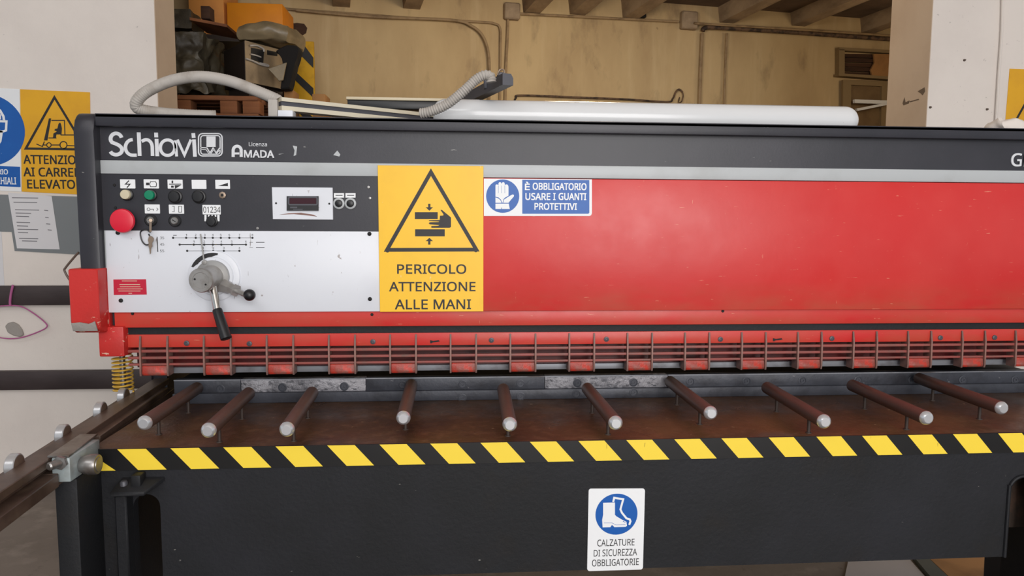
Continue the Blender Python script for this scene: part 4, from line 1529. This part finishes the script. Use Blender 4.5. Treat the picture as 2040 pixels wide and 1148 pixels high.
def forklift_sign(x0, y0, x1, y1, x2, y2, x3, y3, Y, label, ap, k, words):
    s = thing('warning_sign', at_y((x0 + x1) / 2, y2, Y), label, 'sign')
    b = B()
    b.prism([at_y(x, y, Y) for x, y in ((x0, y0), (x1, y1), (x2, y2), (x3, y3))], (0, -0.003, 0), 0.0008)
    b.build('sign_plate', 'yellow_old', s)
    Y1 = Y - 0.0031
    f = lambda pts: [(ap[0] + x * k, ap[1] + y * k) for x, y in pts]
    W = k / FPX * 4.1
    b = B()
    b.px_stroke(f([(0, 0), (63, 104), (-57, 102)]), Y1, 4.2 * W, 0.0005, True)
    b.px_poly(f([(-11, 42), (-6.5, 42), (-14, 86), (-21, 86)]), Y1, 0.0005)
    b.px_stroke(f([(-6, 46), (20, 46), (21, 74)]), Y1, 1.8 * W, 0.0005)
    b.px_poly(f([(8, 53), (11, 50), (13, 53), (15, 62), (14, 74), (9, 74), (4, 74), (3, 80), (-3, 82), (-2, 72), (5, 68), (0, 66), (1, 63), (6, 62)]), Y1, 0.0005)
    b.px_stroke(f([(12, 75), (46, 75), (52, 84)]), Y1, 2 * W, 0.0005)
    b.px_stroke(f([(-12, 81), (4, 81)]), Y1, 1.8 * W, 0.0005)
    b.px_stroke(f([(-36, 93), (-24, 98), (-20, 88)]), Y1, 1.8 * W, 0.0005)
    b.px_stroke(f(arc(-11, 95, 4.5, 4.5, 0, 360, 16)[:-1]), Y1, 1.7 * W, 0.0005, True)
    b.px_stroke(f(arc(18, 95, 7, 7, 0, 360, 20)[:-1]), Y1, 1.9 * W, 0.0005, True)
    b.px_stroke(f([(-22, 95), (-16, 95)]), Y1, 1.8 * W, 0.0005)
    b.px_stroke(f([(-6, 95), (11, 95)]), Y1, 1.8 * W, 0.0005)
    b.px_stroke(f([(25, 96), (54, 97)]), Y1, 1.8 * W, 0.0005)
    b.build('pictogram', 'print_black', s)
    for w, a, c, d, e in words:
        b = B()
        b.text(w, a, c, d, e, Y1, 0.025)
        b.build('lettering', 'print_black', s)
    return s


forklift_sign(40.5, 178, 179.5, 184, 183, 389, 44, 382, YW, 'yellow forklift sign reading ATTENZIONE AI CARRELLI ELEVATORI on the left wall', (108.5, 194), 1.0,
              [('ATTENZIONE', 47, 309.5, 179, 327), ('AI CARRELLI', 47, 334.5, 178, 352), ('ELEVATORI', 54.5, 358.5, 172, 376)])
forklift_sign(2011, 137, 2150, 143, 2135, 352, 1994, 344, 3.9, 'yellow forklift sign on the right wall cut off by the photo edge', (2074, 150), 1.03,
              [('ATTENZIONE', 2003, 270, 2133, 288), ('AI CARRELLI', 2003, 296, 2133, 314), ('ELEVATORI', 2012, 322, 2125, 340)])

s = thing('mandatory_sign', at_y(-28, 380, YW), 'blue and white eye protection sign left of the yellow forklift sign', 'sign')
b = B()
b.prism([at_y(x, y, YW) for x, y in ((-98, 172), (39.5, 177.5), (43, 382), (-95, 376))], (0, -0.003, 0), 0.0008)
b.build('sign_plate', 'white', s)
Y1 = YW - 0.0031
b = B()
b.ellipse(at_y(-27, 259, Y1), 66 / FPX * 4.2, 64 / FPX * 4.2, 0.0005)
b.px_poly([(-94, 326), (40, 332.5), (41, 373), (-93, 367)], Y1, 0.0005)
b.build('blue_field', 'blue', s)
Y2 = Y1 - 0.0006
b = B()
b.px_stroke([(-12, 214), (0, 220), (7, 232), (8, 240)], Y2, 0.012, 0.0005)
b.px_poly([(-60, 232), (-52, 214), (-28, 208), (-6, 216), (2, 230), (2, 238), (-60, 238)], Y2, 0.0005)
b.px_stroke([(-62, 240), (13, 242), (12, 260), (6, 262), (-2, 262)], Y2, 0.011, 0.0005)
b.px_poly([(-58, 256), (-30, 258), (-2, 258), (6, 262), (3, 282), (-8, 298), (-20, 306), (-36, 304), (-52, 290)], Y2, 0.0005)
b.build('pictogram', 'white', s)
b = B()
b.text('È OBBLIGATORIO', -84, 334, 15.5, 347, Y2, 0.02)
b.build('lettering', 'white', s)
b = B()
b.text('USARE GLI OCCHIALI', -88, 353, 32, 367, Y2, 0.02)
b.build('lettering', 'white', s)

# notice board and papers
b = B()
b.prism([at_y(x, y, YW) for x, y in ((-60, 386), (166, 392), (170, 508), (30, 500), (24, 462), (-58, 460))], (0, -0.004, 0))
s = tag(b.build('notice_board', 'board_grey'), 'grey notice board panel on the left wall below the yellow sign', 'board')
Y1 = YW - 0.0045
b = B()
b.prism([at_y(x, y, Y1) for x, y in ((16, 384), (103, 391), (119, 497), (34, 495))], (0, -0.001, 0))
t = tag(b.build('paper_notice', 'paper'), 'white printed sheet pinned on the grey notice board', 'paper', 'papers on the left wall')
b = B()
for y, x0, x1 in ((394, 24, 76), (403, 27, 74), (418, 30, 78), (419, 88, 96), (424.5, 31, 62), (431, 32, 58), (433, 90, 97), (443, 33, 60), (446, 92, 100), (450, 34, 56), (457, 35, 76), (458, 95, 103), (463, 36, 56), (475, 38, 76), (480, 44, 74)):
    b.px_stroke([(x0, y), (x1, y + .8)], Y1 - .001, 0.004, 0.0003)
b.build('printed_lines', 'ink', t)
b = B()
b.prism([at_y(x, y, YW - .0005) for x, y in ((-80, 440), (2, 441), (9, 570), (-76, 566))], (0, -0.001, 0))
tag(b.build('paper_notice', 'paper'), 'blank white sheet at the left edge of the photo above the steel bar', 'paper', 'papers on the left wall')
# steel bars along the wall
for (ya, yb, yc, yd), lab in (((569, 607, 575, 612), 'dark steel bar along the left wall behind the pink cord'), ((738, 775, 744, 781), 'dark steel bar along the left wall behind the yellow spring')):
    za, zb = at_y(0, ya, YW).z, at_y(0, yb, YW).z
    b = B()
    b.box(-4.2, -1.55, YW - .035, YW, zb, za, .003)
    tag(b.build('wall_rail', 'wall_steel'), lab, 'rail', 'steel bars along the left wall')
b = B()
b.sweep([at_y(x, y, YW - .045) for x, y in ((26, 568), (22, 585), (20, 602), (21, 610))], 0.006, 8, 5)
b.sweep([at_y(x, y, YW - .04) for x, y in ((-40, 622), (-10, 612), (21, 609), (45, 612), (72, 628), (91, 644), (93, 652), (80, 660), (50, 671), (25, 675), (0, 673), (-40, 665))], 0.0035, 8, 6)
tag(b.build('pink_cord', 'pink'), 'pink cord looped over the upper steel bar on the left wall', 'cord')
b = B()
b.prism([at_y(x, y, YW) for x, y in ((12, 650), (18, 643), (28, 641), (38, 646), (46, 657), (49, 667), (42, 671), (28, 668), (17, 662))], (0, -0.012, 0), .004)
tag(b.build('grey_patch', 'putty'), 'grey patch on the left wall inside the pink cord loop', 'patch')  # flat grey patch inside the cord loop
b = B()
b.box(-4.2, -1.8, 3.985, 4.05, 0, 0.035, .006)
struct(b.build('baseboard_left', 'plaster'))

# right wall
b = B()
b.sweep([at_y(x, y, 3.885) for x, y in ((1998, -30), (1996, 60), (1990, 150), (1984, 250), (1980, 330))], 0.007, 8)
tag(b.build('electrical_conduit', 'plaster'), 'thin white painted conduit down the white right wall', 'conduit', 'conduits on the walls')
for i, (px, py) in enumerate(((1921, 120), (1966, 218), (1853, 214))):
    b = B()
    b.lathe(at_y(px, py, 3.9), (0, -1, 0), [(0, 0.007), (0.010, 0.004), (0.012, 0)], 9)
    tag(b.build('wall_plug', 'wire'), ['brown plug stub in the middle of the white right wall', 'small plug stub beside the conduit on the right wall', 'small plug stub near the corner of the right wall'][i], 'wall plug', 'plugs in the right wall')

# ================================================================== GOODS IN THE REAR HALL
YH = 5.1
zs = at_y(450, 232, YH).z
xl, xr = at_y(300, 100, YH).x, at_y(640, 100, YH).x
s = thing('storage_rack', Vector(((xl + xr) / 2, YH + .5, 0)), 'dark storage rack carrying the pallet of covered goods behind the machine', 'rack', 'storage racks')
b = B()
b.box(xl, xr, YH - .02, YH + .9, zs - .04, zs, .004)
b.build('shelf', 'rack_cab_shade', s)
for x in (xl + .05, xr - .05):
    for y in (YH + .03, YH + .85):
        b = B()
        b.box(x - .04, x + .04, y - .04, y + .04, 0, zs - .04)
        b.build('upright', 'rack_cab_shade', s)
zs2 = at_y(500, 72, YH + .95).z
s = thing('storage_rack', Vector(((xl - .8) / 2, YH + 1.2, 0)), 'tall dark rack behind the covered goods carrying the orange boxes', 'rack', 'storage racks')
b = B()
b.box(xl, at_y(560, 60, YH + .95).x, YH + .92, YH + 1.5, zs2 - .05, zs2)
b.build('shelf', 'rack_cab_shade', s)
for x in (xl + .05, at_y(540, 60, YH + .95).x):
    for y in (YH + .98, YH + 1.45):
        b = B()
        b.box(x - .04, x + .04, y - .04, y + .04, 0, zs2 - .05)
        b.build('upright', 'rack_cab_shade', s)

# pallet
zp1 = at_y(450, 190, YH).z
xp1 = at_y(512, 200, YH).x
s = thing('wooden_pallet', Vector((xl + .5, YH + .4, zs)), 'reddish wooden pallet under the olive plastic covered goods', 'pallet')
for k in range(5):
    y = YH + .01 + k * .16
    b = B()
    b.box(xl + .05, xp1, y, y + .11, zp1 - .03, zp1, .003)
    b.build('deck_board', 'wood', s)
for px in (362, 455, 500):
    x = at_y(px, 210, YH).x
    for y in (YH + .02, YH + .58):
        b = B()
        b.box(x - .06, x + .05, y, y + .12, zs + .022, zp1 - .03, .003)
        b.build('block', 'wood', s)
for y in (YH + .02, YH + .58):
    b = B()
    b.box(xl + .05, xp1, y, y + .12, zs, zs + .022, .002)
    b.build('bottom_board', 'wood', s)

# goods under olive sheeting
xg1 = at_y(447, 160, YH + .32).x - .05
zg1 = at_y(400, 52, YH).z - .03
b = B()
b.grid_box(xl + .1, xg1, YH + .02, YH + .8, zp1 + .012, zg1, 34, .12)
b.crumple(.09, 4.2, 1.0)
b.crumple(.035, 11, 4.0)
b.crumple(.012, 24, 7.0)
for v in b.bm.verts:
    v.co.x = min(v.co.x, xg1 + .04)
    v.co.z = min(v.co.z, zg1 + .01)
for v in b.bm.verts:
    v.co.z = max(v.co.z, zp1 + .002)
tag(b.build('covered_goods', 'tarp'), 'bulky goods wrapped in dark olive plastic sheet on the pallet', 'wrapped goods')
b = B()
xq0, xq1 = at_y(349, 20, YH).x - .2, at_y(372, 20, YH).x
zq1 = at_y(360, 15, YH).z
b.grid_box(xq0, xq1, YH + .05, YH + .35, zg1 + .03, zq1, 8)
b.crumple(.018, 9, 2.0)
tag(b.build('covered_goods', 'tarp'), 'small upright wrapped bundle on top of the olive covered goods', 'wrapped goods')
# plank
pa, pb = at_y(378, 40, YH + .0), at_y(452, 54, YH + .0)
b = B()
b.prism([pa, pb, pb + Vector((0, 0, .018)), pa + Vector((0, 0, .018))], (0, .35, 0))
tag(b.build('wooden_board', 'wood'), 'thin wooden board lying slanted under the pale orange box', 'board')
# cabinet
A, Bc, Cc = at_y(447, 160, YH + .32), at_y(489, 163, YH - .02), at_y(572, 180, YH + .28)
zt4, zb4 = at_y(489, 82, YH).z, at_y(489, 164, YH).z
s = thing('metal_cabinet', Vector((Bc.x, Bc.y + .2, zp1)), 'dusty grey metal cabinet with cut outs and loose wires on the pallet', 'cabinet')
A.z = Bc.z = Cc.z = zb4
D = A + Cc - Bc
b = B()
b.prism([A, Bc, Cc, D], (0, 0, zt4 - zb4), .004)
n1 = (Cc - Bc).normalized()
n1 = Vector((n1.y, -n1.x, 0))
b.mi = 1
b.prism([Bc + n1 * .001, Cc + n1 * .001, Cc + n1 * .001 + Vector((0, 0, zt4 - zb4)), Bc + n1 * .001 + Vector((0, 0, zt4 - zb4))], n1 * .004)
b.build('cabinet_body', ['rack_cab_shade', 'cab_lit'], s)  # dark body and pale right face paint in its shaded and lit sides


def onface(px, py, off=.006):
    return at_plane(px, py, Bc + n1 * off, n1)


b = B()
b.prism([onface(x, y) for x, y in ((500, 95), (526, 100), (524, 126), (500, 118))], n1 * .002)
b.prism([onface(x, y) for x, y in ((532, 100), (553, 104), (552, 112), (532, 109))], n1 * .002)
b.build('cut_out', 'dark', s)  # flat dark panels stand in for the shade inside the openings
b = B()
b.sweep([onface(x, y, .015) for x, y in ((499, 91), (512, 91), (524, 97), (526, 103))], .006, 6, 5)
b.sweep([onface(x, y, .015) for x, y in ((490, 117), (503, 121), (518, 128), (534, 132), (532, 129), (518, 126))], .006, 6, 5)
b.sweep([onface(x, y, .015) for x, y in ((500, 108), (512, 111), (520, 114))], .005, 6, 5)
b.build('loose_wire', 'hose', s)
zplinth = zp1
b = B()
b.prism([A.lerp(D, .1) + Vector((0, 0, zplinth - zb4)), Bc.lerp(D, .15) + Vector((0, 0, zplinth - zb4)), Cc.lerp(D, .2) + Vector((0, 0, zplinth - zb4)), D + Vector((0, 0, zplinth - zb4))], (0, 0, zb4 - zplinth))
b.build('plinth', 'rack_cab_shade', s)
# pale sheet over the cabinet
b = B()
x0, x1 = at_y(462, 60, YH).x, at_y(584, 70, YH).x
b.grid_box(x0, x1, YH - .02, YH + .5, zt4 + .012, at_y(520, 43, YH).z, 20, .5)
b.crumple(.03, 5, 5.0)
b.crumple(.012, 14, 2.0)
for v in b.bm.verts:
    v.co.z = max(v.co.z, zt4 + .003)
tag(b.build('plastic_sheet', 'tarp_pale'), 'pale grey plastic sheet heaped over the metal cabinet', 'sheet')
b = B()
pts = [(548, 102), (560, 94), (572, 89), (588, 90), (597, 95), (596, 104), (590, 112), (587, 128), (584, 146), (577, 162), (577, 176), (558, 178), (560, 166), (565, 150), (567, 134), (564, 116)]
b.prism([at_y(x, y, YH + .04) for x, y in pts], (0, .12, 0), .008)
tag(b.build('black_drape', 'cloth_black'), 'black cloth hanging down beside the cabinet before the striped board', 'cloth')
b = B()
b.prism([at_y(x, y, YH + .0) for x, y in ((533, 137), (571, 124), (564, 160), (556, 162), (545, 148))], (0, .012, 0), .003)
tag(b.build('paper_flap', 'tarp_pale'), 'pale torn flap of sheeting hanging beside the black cloth', 'sheet')
# orange boxes on the rear shelf
yb_ = YH + .95
b = B()
b.box(at_y(376, 30, yb_).x, at_y(446, 30, yb_).x, yb_, yb_ + .4, zs2, zs2 + .55, .005)
tag(b.build('storage_box', 'pale_orange'), 'pale orange box on the high shelf left of the bright orange one', 'box', 'orange boxes on the high shelf')
b = B()
x0 = at_y(452, 30, yb_).x
b.box(x0, at_y(563, 30, yb_).x, yb_, yb_ + .4, zs2, at_y(500, 6, yb_).z, .005)
tag(b.build('storage_box', 'orange'), 'bright orange box on the high shelf above the grey plastic sheet', 'box', 'orange boxes on the high shelf')
b = B()
x0, x1 = at_y(400, 30, YH + .1).x, at_y(418, 30, YH + .1).x
zpl = at_y(409, 44, YH + .1).z + .02
b.box(x0, x1, YH + .1, YH + .2, zpl + .002, zpl + .085, .003)
tag(b.build('wooden_block', 'vent_dark'), 'small dark brown wooden block standing on the slanted board', 'block')
# hazard board, standing on the floor
yz = YH + 1.05
b = B()
x0, x1 = at_y(568, 100, yz).x, at_y(625, 100, yz).x
zt5 = at_y(600, 82, yz).z
b.box(x0, x1, yz, yz + .03, 0, zt5, .003)
s = tag(b.build('hazard_board', 'hazard_yellow'), 'yellow and black striped hazard board standing by the back wall', 'board')
b = B()
yz5 = yz - .0005
for q in ([(586, 83), (601, 83), (624.5, 115), (624.5, 136), (586, 97)], [(568.5, 124), (624.5, 176), (624.5, 195), (568.5, 141)], [(568.5, 178), (624.5, 235), (624.5, 255), (568.5, 196)]):
    b.px_poly(q, yz5, 0.002)
b.build('stripes', 'print_black', s)
for px0, px1, py0, lab in ((566, 584, 178, 'small cardboard box on the rack below the striped board'), (622, 648, 187, 'low cardboard box at the right end of the rack')):
    b = B()
    y = YH + .2
    b.box(at_y(px0, 190, y).x, at_y(px1, 190, y).x, y, y + .2, zs, at_y(px0, py0, y).z, .003)
    tag(b.build('cardboard_box', 'card'), lab, 'box', 'cardboard boxes on the rack')

# ================================================================== UNDER THE MACHINE
b = B()
b.prism([at_z(x, y, 0.003) for x, y in ((1850, 1113), (1968, 1110), (2010, 1150), (1900, 1160))], (0, 0, .004))
tag(b.build('cardboard_sheet', 'card'), 'flat brown cardboard sheet on the floor under the right end', 'cardboard')
b = B()
b.prism([at_z(x, y, 0.003) for x, y in ((1690, 1119), (1812, 1117), (1850, 1160), (1680, 1165))], (0, 0, .006))
tag(b.build('metal_sheet', 'sheet_grey'), 'pale grey sheet on the floor left of the cardboard', 'sheet')
b = B()
b.prism([at_z(x, y, 0.003) for x, y in ((1817, 1115), (1842, 1114), (1890, 1160), (1856, 1162))], (0, 0, .02))
tag(b.build('floor_strip', 'rubber_grey'), 'grey green strip on the floor between pale sheet and cardboard', 'strip')
